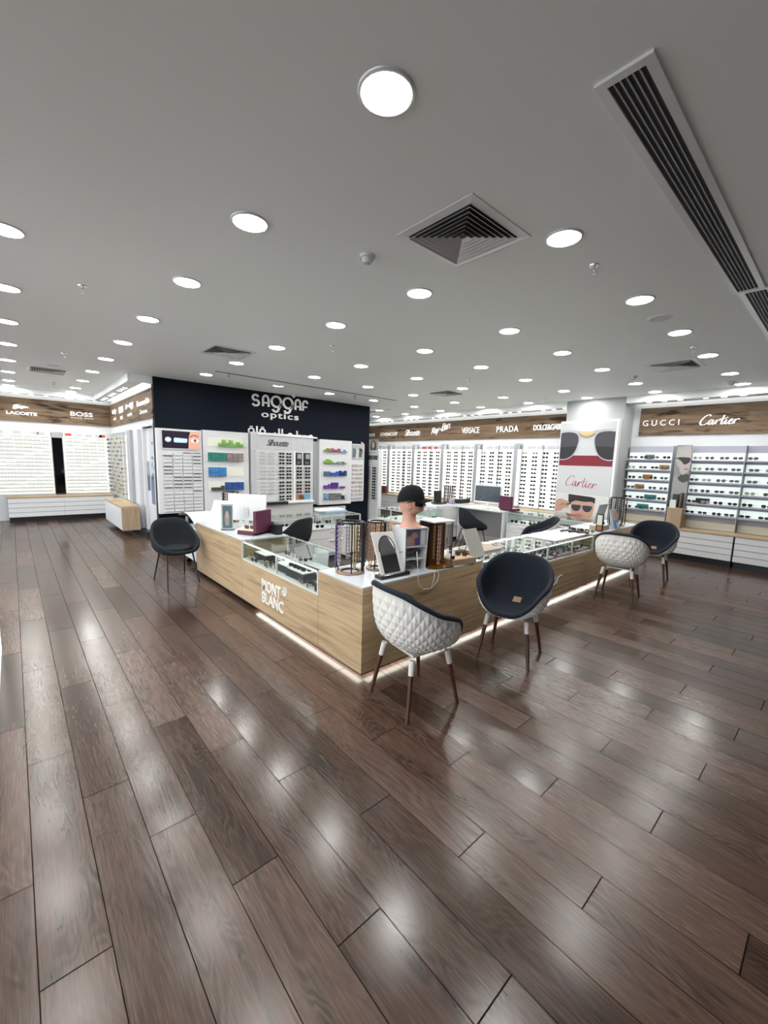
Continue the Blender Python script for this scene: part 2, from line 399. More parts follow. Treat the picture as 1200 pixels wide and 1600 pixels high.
struct('wall_centre', MB().box(XB-0.15, XB, YS-0.01, 7.28, 0, CEIL, NAVYW))
struct('wall_inner', MB().box(XL, XB-0.15, 7.16, 7.28, 0, CEIL, WHITE))
struct('wall_back', bx(XL, 1.7, YB, YB+0.12, 0, CEIL, WHITE))
struct('wall_right', bx(1.6, 1.7, -4.2, YB, 0, CEIL, mat('unseen_wall_dark', (0.07, 0.07, 0.075), 0.6)))  # unseen wall, coloured dark to cut bounce light on the counter's right face
struct('wall_pillar', MB().box(-4.46, -3.26, 9.3, YB, 0, CEIL, mat('pillar_paint', (0.36, 0.375, 0.375), 0.6)))

# rustic timber bands
def band(name, label, x0, x1, y0, y1):
    return tag(bx(x0, x1, y0, y1, ZB, ZT, BAND).build(name), label, 'wall panel', 'wooden bands above the displays')
band('wooden_band', 'rustic brown wood band along the left end wall above eyeglass racks', XL+0.003, XL+0.03, -4.0, YS-0.035)
band('wooden_band', 'short rustic wood band on side wall beside the black wall', XL+0.03, -9.0, YS-0.03, YS-0.003)
band('wooden_band', 'long rustic wood band above far racks left of the pillar', -13.4, -4.46, YB-0.03, YB-0.003)
band('wooden_band', 'rustic wood band on back wall right of the pillar', -3.12, 1.6, YB-0.03, YB-0.003)
def cove(name, label, x0, x1, y0, y1):
    return tag(bx(x0, x1, y0, y1, 3.05, 3.07, STRIP).build(name), label, 'light', 'cove light strips')
cove('cove_light', 'bright cove light strip above the left end wall wood band', XL+0.03, XL+0.09, -4.0, YS-0.1)
cove('cove_light', 'bright cove light strip above the short side wall wood band', XL+0.2, -9.1, YS-0.09, YS-0.03)
cove('cove_light', 'bright cove light strip above far band left of pillar', -13.3, -4.5, YB-0.09, YB-0.03)
cove('cove_light', 'bright cove light strip above band right of pillar', -3.2, 1.5, YB-0.09, YB-0.03)

# ================================================================== CEILING FITTINGS
def make_lamp(r, m, name):
    t = thing(name, 'lamp', 'light')
    ring = MB(); n = 28; P = []
    for k in range(n):
        a = 2*PI*k/n; ca, sa = math.cos(a), math.sin(a)
        P.append([(ca*q, sa*q, z) for q, z in ((r*1.17, 0), (r*1.15, -0.007), (r*1.02, -0.009), (r*1.0, 0.0))])
    ring.grid(P, ALU, True, cu=True).build('trim_ring', t)
    MB().cyl((0,0,-0.0035), (0,0,-0.0005), r*1.0, r*1.0, m, 28).build('diffuser', t)
    return t
lamp0 = make_lamp(0.098, DIFF, 'ceiling_downlight')
LX = [-1.405, -2.67, -3.915, -5.255, -6.59, -7.94, -9.36, -10.72, -12.06, -12.93]
LY = [-2.6, -1.27, 0.065, 1.19, 2.685, 4.08, 5.3, 6.56, 7.96, 9.0]
used = False
for j, y in enumerate(LY):
    vis = 0
    for i, x in enumerate(LX):
        if y > 3.5 and -12.2 > x: continue
        if -13.6 < x < -8.9 and 1.7 < y < 7.3: continue
        if y > 7.5 and x < -12: continue
        if y > 7.5 and x > 3: continue
        if j < 2 and x < -8: continue
        inview = (x < -1.0 and j > 2) or (j == 2 and x < -3.9)
        if j == 2 and x > -3.9: y = -0.12
        elif j == 2: y = 0.065
        if inview: vis += 1
        if inview:
            lb = 'round ceiling downlight, %s from the camera end of the %s row from the left' % (ORD[vis-1], ORD[j-2])
        else:
            lb = 'round ceiling downlight behind or beside the camera'
        if not used: lamp0.location = (x, y, CEIL); o = lamp0; used = True
        else: o = dup(lamp0, (x, y, CEIL))
        o['label'] = lb; o['category'] = 'light'
        if not inview: o['group'] = 'downlights around the camera'
        elif 'group' in o: del o['group']
spot0 = make_lamp(0.048, SDIFF, 'small_downlight'); used = False
def spot(x, y, lb, g):
    global used
    if not used: spot0.location = (x, y, SZ); o = spot0; used = True
    else: o = dup(spot0, (x, y, SZ))
    o['label'] = lb; o['category'] = 'light'; o['group'] = g
for cx_, nm in ((-10.59,'farthest'),(-9.45,'second farthest'),(-8.27,'third farthest'),(-7.11,'third nearest'),(-5.95,'second nearest'),(-4.81,'nearest')):
    for dx, w_ in ((-.26,'left'),(0,'middle'),(.26,'right')):
        spot(cx_+dx, 9.36, 'small soffit downlight, %s of the %s three left of the pillar' % (w_, nm), 'soffit spots by far wall')
for cx_, nm in ((-2.6,'left'),(-1.69,'right'),(-0.5,'farthest right')):
    for dx, w_ in ((-.26,'left'),(0,'middle'),(.26,'right')):
        spot(cx_+dx, 9.36, 'small soffit downlight, %s of the %s trio right of the pillar' % (w_, nm), 'soffit spots right of pillar')
for cy_, nm in ((0.455,'left'),(1.42,'right'),(-0.6,'off-frame')):
    for dx, w_ in ((-.27,'left'),(0,'middle'),(.27,'right')):
        spot(-13.22, cy_+dx, 'small soffit downlight, %s of the %s trio above the left end wall' % (w_, nm), 'soffit spots left wall')
for cx_, nm in ((-12.5,'farthest'),(-11.4,'middle'),(-10.27,'nearest')):
    for dx, w_ in ((-.28,'far'),(0,'middle'),(.28,'near')):
        spot(cx_+dx, 1.82-0.03, 'small soffit downlight, %s one of the %s trio beside the black wall' % (w_, nm), 'soffit spots side wall')

def diffuser():
    t = thing('air_diffuser', 'x', 'air vent')
    f = MB(); h = 0.30
    for q0, q1, z0, z1 in ((0.30, 0.245, -0.004, -0.010),):
        a = [(-q0,-q0),(q0,-q0),(q0,q0),(-q0,q0)]; b_ = [(-q1,-q1),(q1,-q1),(q1,q1),(-q1,q1)]
        f.add([(x,y,z0) for x,y in a]+[(x,y,z1) for x,y in b_]+[(x,y,0) for x,y in a], [(0,1,5,4),(1,2,6,5),(2,3,7,6),(3,0,4,7),(8,9,1,0),(9,10,2,1),(10,11,3,2),(11,8,0,3)], ALU)
    f.build('frame', t)
    MB().box(-0.245,0.245,-0.245,0.245,-0.003,-0.001,DUCT).build('duct_backing', t)
    lv = MB()
    for k in range(7):
        q0 = 0.242-0.033*k; q1 = q0-0.021
        a = [(-q0,-q0),(q0,-q0),(q0,q0),(-q0,q0)]; b_ = [(-q1,-q1),(q1,-q1),(q1,q1),(-q1,q1)]
        lv.add([(x,y,-0.022) for x,y in a]+[(x,y,-0.004) for x,y in b_], [(0,1,5,4),(1,2,6,5),(2,3,7,6),(3,0,4,7)], ALU)
        lv.add([(x,y,-0.024) for x,y in a]+[(x*.985,y*.985,-0.024) for x,y in a], [(0,1,5,4),(1,2,6,5),(2,3,7,6),(3,0,4,7)], ALU)
    lv.build('louvre', t)
    return t
d0 = diffuser(); d0.location = (-1.84, 2.22, CEIL); d0['label'] = 'largest square ceiling air diffuser, nearest the camera'
for (x, y, lb) in ((-6.02, 2.32, 'square ceiling air diffuser above left of the black wall'), (-1.84, 6.91, 'square ceiling air diffuser at right above the right-hand wood band'),
                   (-5.87, 6.8, 'square ceiling air diffuser far back near the pillar'), (-9.93, 0.6, 'square ceiling air diffuser at far left before end wall'), (-9.9, 7.9, 'farthest small ceiling diffuser just past the black wall')):
    dup(d0, (x, y, CEIL), 0, lb)

def slot(x0, x1, y0, y1, label, nm):
    t = thing('linear_air_grille', label, 'air vent', ((x0+x1)/2, y0, CEIL))
    fr = MB(); b = 0.035
    fr.box(x0, x0+b, y0, y1, CEIL-0.012, CEIL, ALU).box(x1-b, x1, y0, y1, CEIL-0.012, CEIL, ALU)
    fr.box(x0+b, x1-b, y0, y0+b, CEIL-0.012, CEIL, ALU).box(x0+b, x1-b, y1-b*.4, y1, CEIL-0.012, CEIL, ALU)
    fr.build('frame', t)
    MB().box(x0+b, x1-b, y0+b, y1-b*.4, CEIL-0.002, CEIL-0.0005, DUCT).build('duct_backing', t)
    n = 6; wd = (x1-x0-2*b)
    for k in range(1, n):
        x = x0+b+wd*k/n
        MB().box(x-0.0022, x+0.0022, y0+b, y1-b*.4, CEIL-0.010, CEIL-0.002, GREY).build('slat', t)
    return t
slot(-0.835, -0.635, 1.73, 4.42, 'long linear ceiling air grille with glossy frame, nearest end at top right', 0)
slot(-0.80, -0.60, 4.43, 7.1, 'second linear ceiling air grille continuing past the long one', 0)
t = thing('slot_diffuser', 'thin dark ceiling slot running along above the black wall', 'air vent', (-7.5, 4.7, CEIL))
MB().box(-7.53, -7.45, 2.67, 6.9, CEIL-0.004, CEIL-0.0005, ALU).build('frame', t); MB().box(-7.515, -7.465, 2.69, 6.88, CEIL-0.006, CEIL-0.004, DUCT).build('slot', t)

def detector(x, y, lb):
    t = thing('smoke_detector', lb, 'smoke detector', (x, y, CEIL))
    MB().cyl((x,y,CEIL-0.018), (x,y,CEIL), 0.052, 0.056, WHITE, 20).build('base', t)
    m = MB().cyl((x,y,CEIL-0.05), (x,y,CEIL-0.018), 0.030, 0.042, WHITE, 20).cyl((x,y,CEIL-0.056), (x,y,CEIL-0.05), 0.014, 0.02, GREY, 12); m.build('sensor_head', t)
detector(-2.48, 1.964, 'white smoke detector left of the largest air diffuser')
detector(-2.5, 7.33, 'smoke detector at right beside the right-hand square air diffuser')
detector(-1.5, 8.7, 'small smoke detector close to the right soffit')
def sprinkler(x, y, lb):
    t = thing('ceiling_sprinkler', lb, 'sprinkler', (x, y, CEIL))
    MB().cyl((x,y,CEIL-0.006), (x,y,CEIL), 0.036, 0.038, CHROME, 18).build('escutcheon', t)
    m = MB().cyl((x,y,CEIL-0.03), (x,y,CEIL-0.006), 0.008, 0.008, CHROME, 8)
    m.tube([(x-.012,y,CEIL-.03),(x-.014,y,CEIL-.045),(x,y,CEIL-.056)], .003, CHROME, 6).tube([(x+.012,y,CEIL-.03),(x+.014,y,CEIL-.045),(x,y,CEIL-.056)], .003, CHROME, 6)
    m.cyl((x,y,CEIL-0.033), (x,y,CEIL-0.029), 0.016, 0.016, CHROME, 10).cyl((x,y,CEIL-0.06), (x,y,CEIL-0.056), 0.02, 0.02, CHROME, 12)
    m.build('sprinkler_head', t)
for x, y, lb in ((-1.425, 3.19, 'ceiling sprinkler at upper right between diffuser and long grille'), (-4.69, 0.565, 'ceiling sprinkler at upper left'), (-8.01, 0.684, 'ceiling sprinkler at left, before the far-left diffuser'),
    (-4.65, 3.15, 'ceiling sprinkler in the middle above the black wall'), (-11.49, 0.77, 'farthest left ceiling sprinkler near the end wall'), (-1.44, 6.01, 'ceiling sprinkler just before right square diffuser'),
    (-4.63, 5.95, 'ceiling sprinkler above the far wood band centre'), (-7.49, 2.91, 'ceiling sprinkler beside thin slot at the black wall left end'), (-7.78, 5.88, 'ceiling sprinkler beside the slot near black wall right end'),
    (-7.94, 8.69, 'ceiling sprinkler close to the far soffit'), (-4.69, 8.73, 'ceiling sprinkler left of the pillar top')):
    sprinkler(x, y, lb)
def speaker(x, y, lb):
    t = thing('ceiling_speaker', lb, 'speaker', (x, y, CEIL))
    MB().cyl((x,y,CEIL-0.005), (x,y,CEIL), 0.10, 0.105, CEILM, 28).build('speaker_rim', t)
    MB().cyl((x,y,CEIL-0.008), (x,y,CEIL-0.005), 0.088, 0.09, LGREY, 28).build('speaker_mesh', t)
speaker(-1.42, 4.69, 'flat round ceiling speaker at right near the long air grille'); speaker(-9.29, 0.63, 'flat round ceiling speaker beside far-left diffuser'); speaker(-7.89, 4.07, 'flat round ceiling speaker above the black wall lettering')
speaker(-9.0, 8.0, 'flat round ceiling speaker beyond the black wall')
t = thing('dome_camera', 'small white dome camera hanging at top of black wall', 'camera', (-8.7, 4.85, CEIL))
MB().cyl((-8.7,4.85,CEIL-0.04), (-8.7,4.85,CEIL), 0.045, 0.05, WHITE, 18).build('base', t)
m = MB(); P = []
for k in range(16):
    a = 2*PI*k/16; P.append([(-8.7+math.cos(a)*.04*math.cos(b*PI/12), 4.85+math.sin(a)*.04*math.cos(b*PI/12), CEIL-.04-.04*math.sin(b*PI/12)) for b in range(7)])
m.grid(P, LGREY, True, cu=True).build('dome', t)

# ================================================================== BRAND LETTERING ON BANDS
def sign(label, mb, grp='lettering on the wood bands'):
    return tag(mb.build('wall_lettering'), label, 'sign', grp)
py = plane_y(0, YB-0.03, 0); px = plane_x(XL+0.03, 0, 0); ps = plane_y(0, YS-0.03, 0)
sign('partly hidden white lettering at the far band left end', letters(MB(), 'GUESS', py, -12.35, -11.72, 2.56, 2.67, SIGNW, bold=0.02, space=1.2))
sign('small white spaced capitals, eight letters, left on the far band', letters(MB(), 'GIVENCHY', py, -11.42, -10.52, 2.56, 2.68, SIGNW, bold=0.02, space=1.1))
sign('white slanted script lettering second on the far band', letters(MB(), 'Silhouette', py, -10.15, -9.45, 2.54, 2.74, SIGNW, shear=0.45, bold=0.005, space=0.82))
sign('large white handwritten lettering rising diagonally on the far band', letters(letters(MB(), 'Ray', py, -8.98, -8.62, 2.50, 2.74, SIGNW, shear=0.25, bold=0.02, space=.8, rot=0.2), '-Ban', py, -8.62, -8.22, 2.62, 2.84, SIGNW, shear=0.25, bold=0.02, space=.8, rot=0.25))
sign('white narrow seven-letter capitals in the middle of the far band', letters(MB(), 'VERSACE', py, -7.78, -7.16, 2.555, 2.72, SIGNW, bold=0.005, space=.85))
sign('white five-letter serif capitals right of middle on far band', letters(MB(), 'PRADA', py, -6.6, -5.94, 2.555, 2.71, SIGNW, bold=0.02, space=1.15))
sign('white long lettering with ampersand running behind the pillar', letters(MB(), 'DOLCE&GABBANA', py, -5.52, -4.52, 2.57, 2.705, SIGNW, bold=0.02, space=.85))
sign('white wide five-letter capitals right of the pillar', letters(MB(), 'GUCCI', py, -3.06, -2.42, 2.575, 2.69, SIGNW, bold=0.0, space=1.55))
sign('white flowing script lettering at the right of the right band', script_word(MB(), py, -2.1, -1.5, 2.565, 2.74, SIGNW, wd=0.17))
lg = MB(); letters(lg, 'LACOSTE', px, -0.02, 0.54, 2.53, 2.605, SIGNW, bold=0.05, space=1.0)
sign('white bold seven-letter word with reptile emblem on left end wall', lg)
cr = MB()
body = smooth_line([(0.10,2.66),(0.115,2.74),(0.15,2.765),(0.22,2.775),(0.27,2.785),(0.20,2.755),(0.24,2.745),(0.30,2.75),(0.36,2.735),(0.41,2.732),(0.36,2.715),(0.41,2.70),(0.34,2.70),(0.30,2.69),(0.26,2.665),(0.23,2.685),(0.18,2.67),(0.15,2.655),(0.10,2.66)], 3)
sign('small white reptile emblem above the lettering on left end wall', cr.poly(body[:-1], SIGNW, px, 0.012))
bs = MB(); letters(bs, 'BOSS', px, 1.19, 1.66, 2.60, 2.71, SIGNW, bold=0.02, space=1.0); letters(bs, 'HUGO BOSS', px, 1.20, 1.67, 2.545, 2.565, SIGNW, bold=0.03, space=1.6)
sign('white four-letter capitals over tiny lettering on left end wall', bs)
def two(l1, l2, x0, x1, lab, z=2.5):
    m = MB(); letters(m, l1, ps, x0, x1, z+.15, z+.30, SIGNW, bold=0.02, space=.95); letters(m, l2, ps, x0+(x1-x0)*.2, x1-(x1-x0)*.2, z, z+.10, SIGNW, bold=0.02); sign(lab, m)
two('bally', 'golf', -13.1, -12.55, 'white two-line lettering nearest the corner on side band')
two('l', 'tumi', -12.2, -11.7, 'white thin emblem over small lettering on side band')
two('MJ', 'marc jacobs', -11.4, -10.6, 'white two-letter monogram over small lettering on side band')
two('Ermenegildo', 'Zegna', -10.25, -9.15, 'white two-line lettering beside the black wall', 2.48)

# black wall logo
lt = plane_x(XB, 0, 0); m = MB(); W = 0.055
def arc(cx, cy, rx, ry, a0, a1, n=14): return [(cx+rx*math.cos(math.radians(a0+(a1-a0)*k/n)), cy+ry*math.sin(math.radians(a0+(a1-a0)*k/n))) for k in range(n+1)]
z0, z1 = 2.82, 3.05
x = 3.98   # S
stroke(m, arc(x+.07, z1-.065, .065, .06, 20, 180)+arc(x+.07, z1-.065, .065, .055, 200, 270)[1:]+arc(x+.07, z0+.058, .075, .06, 90, -160), W*.75, lt, SIGNP, .03)
def archA(x, h=.24):
    stroke(m, [(x, z0)]+[(x, z0+h*.6)]+arc(x+.065, z0+h*.6, .065, h*.38, 180, 0)+[(x+.13, z0)], W*.75, lt, SIGNP, .03)
    stroke(m, [(x, z0+.08), (x+.13, z0+.08)], W*.6, lt, SIGNP, .03)
archA(4.22)
def nine(x):
    stroke(m, arc(x+.12, z1-.10, .115, .115, 0, 360, 28)[:-1], W*.8, lt, SIGNP, .03, closed=True)
    stroke(m, arc(x+.12, z1-.12, .115, .11, 0, -30)+[(x+.17, z0-.03)]+arc(x+.10, z0-.03, .07, .06, -10, -170), W*.8, lt, SIGNP, .03)
nine(4.42); nine(4.71)
archA(5.02)
stroke(m, [(5.22, z0)]+[(5.22, z0+.14)]+arc(5.285, z0+.14, .065, .09, 180, 20), W*.75, lt, SIGNP, .03); stroke(m, [(5.22, z0+.09), (5.33, z0+.09)], W*.6, lt, SIGNP, .03)
sign('white rounded logo lettering with two nine shapes on the black wall', m, 'logo on the black wall')
m = letters(MB(), 'optics', lt, 4.18, 5.10, 2.54, 2.72, SIGNP, depth=.03, bold=0.012, space=1.15)
sign('white lowercase word under the logo on the black wall', m, 'logo on the black wall')
m = MB()
for cx_ in (3.94, 4.20):
    stroke(m, arc(cx_, 2.27, .06, .055, 0, 360, 18)[:-1], .03, lt, SIGNP, .03, closed=True)
for dx in (3.92, 3.96, 4.18, 4.22): m.poly(ell(dx, 2.36, .014, .014, 8), SIGNP, lt, .03)
stroke(m, [(4.07, 2.21), (4.07, 2.38)], .03, lt, SIGNP, .03)
stroke(m, [(3.94,2.21),(4.20,2.21),(4.30,2.21),(4.36,2.24)], .03, lt, SIGNP, .03)
for xx in (4.60, 4.68): stroke(m, [(xx, 2.19), (xx, 2.36)], .03, lt, SIGNP, .03)
stroke(m, smooth_line([(4.42,2.21),(4.5,2.25),(4.56,2.2),(4.68,2.2),(4.8,2.22),(4.88,2.27),(4.96,2.22),(5.06,2.2),(5.06,2.34)],4), .03, lt, SIGNP, .03)
stroke(m, smooth_line([(5.12,2.25),(5.2,2.19),(5.26,2.24),(5.34,2.2),(5.44,2.26),(5.5,2.2)],4), .03, lt, SIGNP, .03)
sign('white Arabic lettering partly hidden behind the ribbed rack', m, 'logo on the black wall')

# ================================================================== EYEWEAR MODELS
def glasses_mesh(name, frame, lens, shape=0, parts=False):
    """front at y=0 facing -Y, temples run to +Y; width .14; z centre 0"""
    def outline(cx):
        pts = []
        for k in range(14):
            a = 2*PI*k/14; c_, s_ = math.cos(a), math.sin(a)
            rx, rz = (0.0285, 0.021) if shape == 0 else ((0.028, 0.024) if shape == 1 else (0.030, 0.019))
            e = 0.75 if shape != 1 else 1.0
            x_ = cx+rx*math.copysign(abs(c_)**e, c_); z_ = rz*math.copysign(abs(s_)**e, s_)
            if shape == 0 and s_ < 0: x_ += -math.copysign(0.004, cx)*abs(s_)
            pts.append((x_, z_))
        return pts
    fm = MB(); lm = []
    for cx in (-0.036, 0.036):
        o = outline(cx); fm.tube([(x, 0, z) for x, z in o], 0.0028, frame, 5, closed=True)
        l = MB(); l.add([(x, -0.0012, z) for x, z in o]+[(x, 0.0012, z) for x, z in o], [tuple(range(14)), tuple(range(27, 13, -1))]+[(k, (k+1)%14, 14+(k+1)%14, 14+k) for k in range(14)], lens)
        lm.append(l)
    fm.tube([(-0.010, 0, 0.006), (0, -0.002, 0.010), (0.010, 0, 0.006)], 0.0022, frame, 5)
    tm = []
    for sx in (-1, 1):
        q = MB(); q.tube([(sx*0.066, 0, 0.010), (sx*0.070, 0.01, 0.010), (sx*0.071, 0.085, 0.008), (sx*0.069, 0.12, -0.014)], 0.0022, frame, 5); tm.append(q)
    if parts: return fm, lm, tm
    for q in lm+tm:
        for f_, mi_, sm_ in zip(q.f, q.m, q.sm):
            pass
        o = len(fm.v); fm.v += q.v; idx = [fm.mi(mm) for mm in q.mats]
        for f_, mi_, sm_ in zip(q.f, q.m, q.sm): fm.f.append(tuple(o+a for a in f_)); fm.m.append(idx[mi_]); fm.sm.append(sm_)
    return fm
TORT = mat('tortoise', (0.07, 0.03, 0.015), 0.3); CLR = mat('clear_frame', (0.45, 0.44, 0.42), 0.3)
STY = [(BLK, LENS, 0), (BLK, LENS, 1), (TORT, BRLENS, 0), (BLK, LENS, 2), (GOLD, GRLENS, 1), (TORT, LENS, 2), (mat('silver_frame', (.36,.37,.37), .4), mat('pale_lens', (.52,.54,.54), .3), 2)]
SIMPLE = [glasses_mesh('g', *s) for s in STY]
simple_me = []
for i, s in enumerate(SIMPLE):
    o = s.build('sunglasses'); simple_me.append(o.data); bpy.data.objects.remove(o)
def simple_glasses(k, loc, rz, label, group, sc=1.0):
    o = bpy.data.objects.new('sunglasses', simple_me[k % len(simple_me)]); COL.objects.link(o)
    o.location = loc; o.rotation_euler = (0, 0, rz); o.scale = (sc, sc, sc)
    return tag(o, label, 'sunglasses', group)
part_protos = []
for (fr, le, sh) in STY:
    f_, l_, t_ = glasses_mesh('g', fr, le, sh, True)
    d = []
    for nm, q in (('frame', f_), ('lens', l_[0]), ('lens', l_[1]), ('temple', t_[0]), ('temple', t_[1])):
        o = q.build(nm); d.append((nm, o.data)); bpy.data.objects.remove(o)
    part_protos.append(d)
def full_glasses(k, loc, rz, label, group, sc=1.0):
    t = thing('sunglasses', label, 'sunglasses', loc, rz, group); t.scale = (sc, sc, sc)
    for nm, me in part_protos[k % len(part_protos)]:
        o = bpy.data.objects.new(nm, me); COL.objects.link(o); o.parent = t
    return t
REST = MB()     # all the remaining small eyewear on the far racks
def merge(dst, q, loc, rz=0, sc=1.0):
    o = len(dst.v); c_, s_ = math.cos(rz)*sc, math.sin(rz)*sc
    dst.v += [(loc[0]+x*c_-y*s_, loc[1]+x*s_+y*c_, loc[2]+z*sc) for x, y, z in q.v]
    idx = [dst.mi(mm) for mm in q.mats]
    for f_, mi_, sm_ in zip(q.f, q.m, q.sm): dst.f.append(tuple(o+a for a in f_)); dst.m.append(idx[mi_]); dst.sm.append(sm_)

# ================================================================== FAR WALL RACKS
U_ = [(-11.78, -10.80), (-10.60, -9.59), (-9.42, -8.37), (-8.20, -7.13), (-6.98, -5.90), (-5.74, -4.62)]
UN = ['farthest left', 'second from left', 'third from left', 'fourth from left', 'second nearest the pillar', 'nearest the pillar']
for i, (x0, x1) in enumerate(U_):
    t = thing('eyewear_rack', 'backlit white sunglasses rack on far wall, %s' % UN[i], 'display rack', (x0, 9.7, 0.62), 0, 'backlit racks on the far wall')
    MB().box(x0, x1, 9.74, YB-.003, 0.64, 2.10, LIT).build('light_panel', t)
    MB().box(x0, x1, 9.74, YB-.003, 2.10, 2.22, LGREY).build('header', t)
    xm = (x0+x1)/2
    MB().box(xm-0.008, xm+0.008, 9.70, 9.74, 0.64, 2.2, GREY).build('divider', t)
    for a, b_ in ((.12,.30),(.36,.46),(.60,.74),(.80,.93)):
        red = (i == 2 and a < .7)
        MB().box(x0+(x1-x0)*a, x0+(x1-x0)*b_, 9.735, 9.74, 2.115, 2.175, cm((0.45,0.05,0.06)) if red else cm((0.5,0.52,0.53))).build('name_plate', t)
    rd = MB()
    for r in range(14):
        z = 2.0-0.0985*r
        for q in range(4):
            xx = x0+(x1-x0)*(0.13+0.247*q); rd.cyl((xx, 9.60, z-0.012), (xx, 9.74, z-0.012), 0.004, 0.004, CHROME, 5)
    rd.build('peg', t)['kind'] = 'stuff'
    # fin with mirrored side between the racks
    f = thing('mirror_fin', 'upright grey fin with mirrored side left of the rack %s' % UN[i], 'mirror', (x0-0.1, 9.6, 0.62), 0, 'mirror fins between racks')
    MB().box(x0-0.15, x0-0.05, 9.56, YB-.003, 0.62, 2.24, GREY).build('fin_body', f)
    MB().box(x0-0.05, x0-0.045, 9.57, YB-0.02, 0.64, 2.22, MIRROR).build('mirror_face', f)
    for r in range(14):
        z = 2.0-0.0985*r
        for q in range(4):
            k = random.choice([0, 1, 3, 0, 2, 3, 5, 4 if r % 3 == 0 else 1]); xx = x0+(x1-x0)*(0.13+0.247*q)+random.uniform(-.008, .008)
            if i >= 5: simple_glasses(k, (xx, 9.595, z), random.uniform(-.12, .05), 'sunglasses on the %s far rack, %s row down, %s from left' % (UN[i], ORD[r], ORD[q]), 'sunglasses on far racks', 1.12)
            else: merge(REST, SIMPLE[k % 6], (xx, 9.595, z), random.uniform(-.12, .05), 1.15)
# cabinets below the far racks
def drawer_cabinet(x0, x1, y0, y1, n, label, ax='y', grp='low white drawer cabinets', zb=0.12, wl=None):
    """front face on y0 side (ax='y', faces -Y) or x1 side (ax='x', faces +X)"""
    t = thing('drawer_cabinet', label, 'cabinet', ((x0+x1)/2, (y0+y1)/2, 0), 0, grp)
    MB().box(x0+.01, x1-.01, y0+.02 if ax == 'y' else y0+.01, y1-.01, zb, 0.57, cm((.16,.17,.18))).build('body', t)  # white body coloured dark, standing in for shade in the drawer gaps
    MB().box(x0, x1, y0-.012 if ax == 'y' else y0, y1, 0.57, 0.60, OAK).build('shelf_top', t)
    if ax == 'y': MB().box(x0+.02, x1-.02, y0+.1, y1-.02, 0, zb, BLACK).build('plinth', t)
    else: MB().box(x0+.02, x1-.1, y0+.02, y1-.02, 0, zb, BLACK).build('plinth', t)
    rows = 4; h = (0.565-zb)/rows
    for r in range(rows):
        za, zb_ = zb+h*r+.005, zb+h*(r+1)-.005
        for c_ in range(n):
            if ax == 'y':
                a = x0+.012+(x1-x0-.024)*c_/n; b_ = x0+.012+(x1-x0-.024)*(c_+1)/n; MB().box(a+.002, b_-.002, y0, y0+.02, za, zb_, LAMI).build('drawer_front', t)
            else:
                a = y0+.012+(y1-y0-.024)*c_/n; b_ = y0+.012+(y1-y0-.024)*(c_+1)/n; MB().box(x1-.02+.01, x1, a+.002, b_-.002, za, zb_, LAMI).build('drawer_front', t)
    return t
drawer_cabinet(-11.9, -4.5, 9.33, 9.81, 6, 'long low white cabinet with oak top under the far racks')
drawer_cabinet(-2.6, -1.27, 9.33, 9.81, 1, 'low white cabinet with oak top under the right racks, left unit', grp='low cabinets right of pillar')
drawer_cabinet(-1.27, 0.3, 9.33, 9.81, 1, 'low white cabinet with oak top at the right image edge', grp='low cabinets right of pillar')
drawer_cabinet(-3.24, -2.6, 9.33, 9.81, 1, 'low white cabinet with oak top beside the pillar foot', grp='low cabinets right of pillar')
drawer_cabinet(XL+.01, -13.05, -0.15, 1.95, 2, 'low white cabinet with oak top along the left end wall', ax='x')

# ================================================================== RIGHT RACKS (six lit rows)
def row_rack(x0, x1, label, n, seed):
    rnd = random.Random(seed)
    t = thing('shelf_rack', label, 'display rack', (x0, 9.7, 0.6), 0, 'lit shelf racks right of the pillar')
    MB().box(x0+.004, x1-.004, 9.70, YB-.003, 0.60, 2.16, LAV).build('back_frame', t)
    MB().box(x0+.02, x1-.02, 9.69, 9.70, 0.61, 0.745, CREAM).build('cream_panel', t)
    for r in range(6):
        zt = 2.03-0.203*r
        MB().box(x0+.015, x1-.015, 9.685, 9.70, zt-.132, zt, LITB).build('lit_row', t)
        MB().box(x0+.01, x1-.01, 9.535, 9.70, zt-.155, zt-.134, LAV).build('shelf', t)
    MB().box(x1-.008, x1, 9.535, 9.70, 0.61, 2.16, GREY).build('edge_strip', t)
    return t
RR = [(-3.22, -2.40, 'left lit shelf rack with orange and teal cards, beside the pillar', 4), (-2.12, -1.31, 'middle lit shelf rack beside the black-and-white portrait board', 4), (-1.31, -0.30, 'lit shelf rack cut by the right image edge', 4)]
RN = ['left', 'middle', 'right']
for i, (x0, x1, lb, n) in enumerate(RR):
    row_rack(x0, x1, lb, n, i)
    for r in range(6):
        zt = 2.03-0.203*r
        for q in range(n):
            xx = x0+0.12+(x1-x0-.22)*(q+random.uniform(-.08, .08))/(n-1)
            k = random.choice([0, 3, 5, 1, 0, 4, 2, 1])
            full_glasses(k, (xx, 9.55, zt-.094), random.uniform(-.25, .1), 'sunglasses on the %s lit rack right of pillar, %s shelf down, %s from left' % (RN[i], ORD[r], ORD[q]), 'sunglasses on lit shelf racks', 1.08 if i < 2 else 1.12)
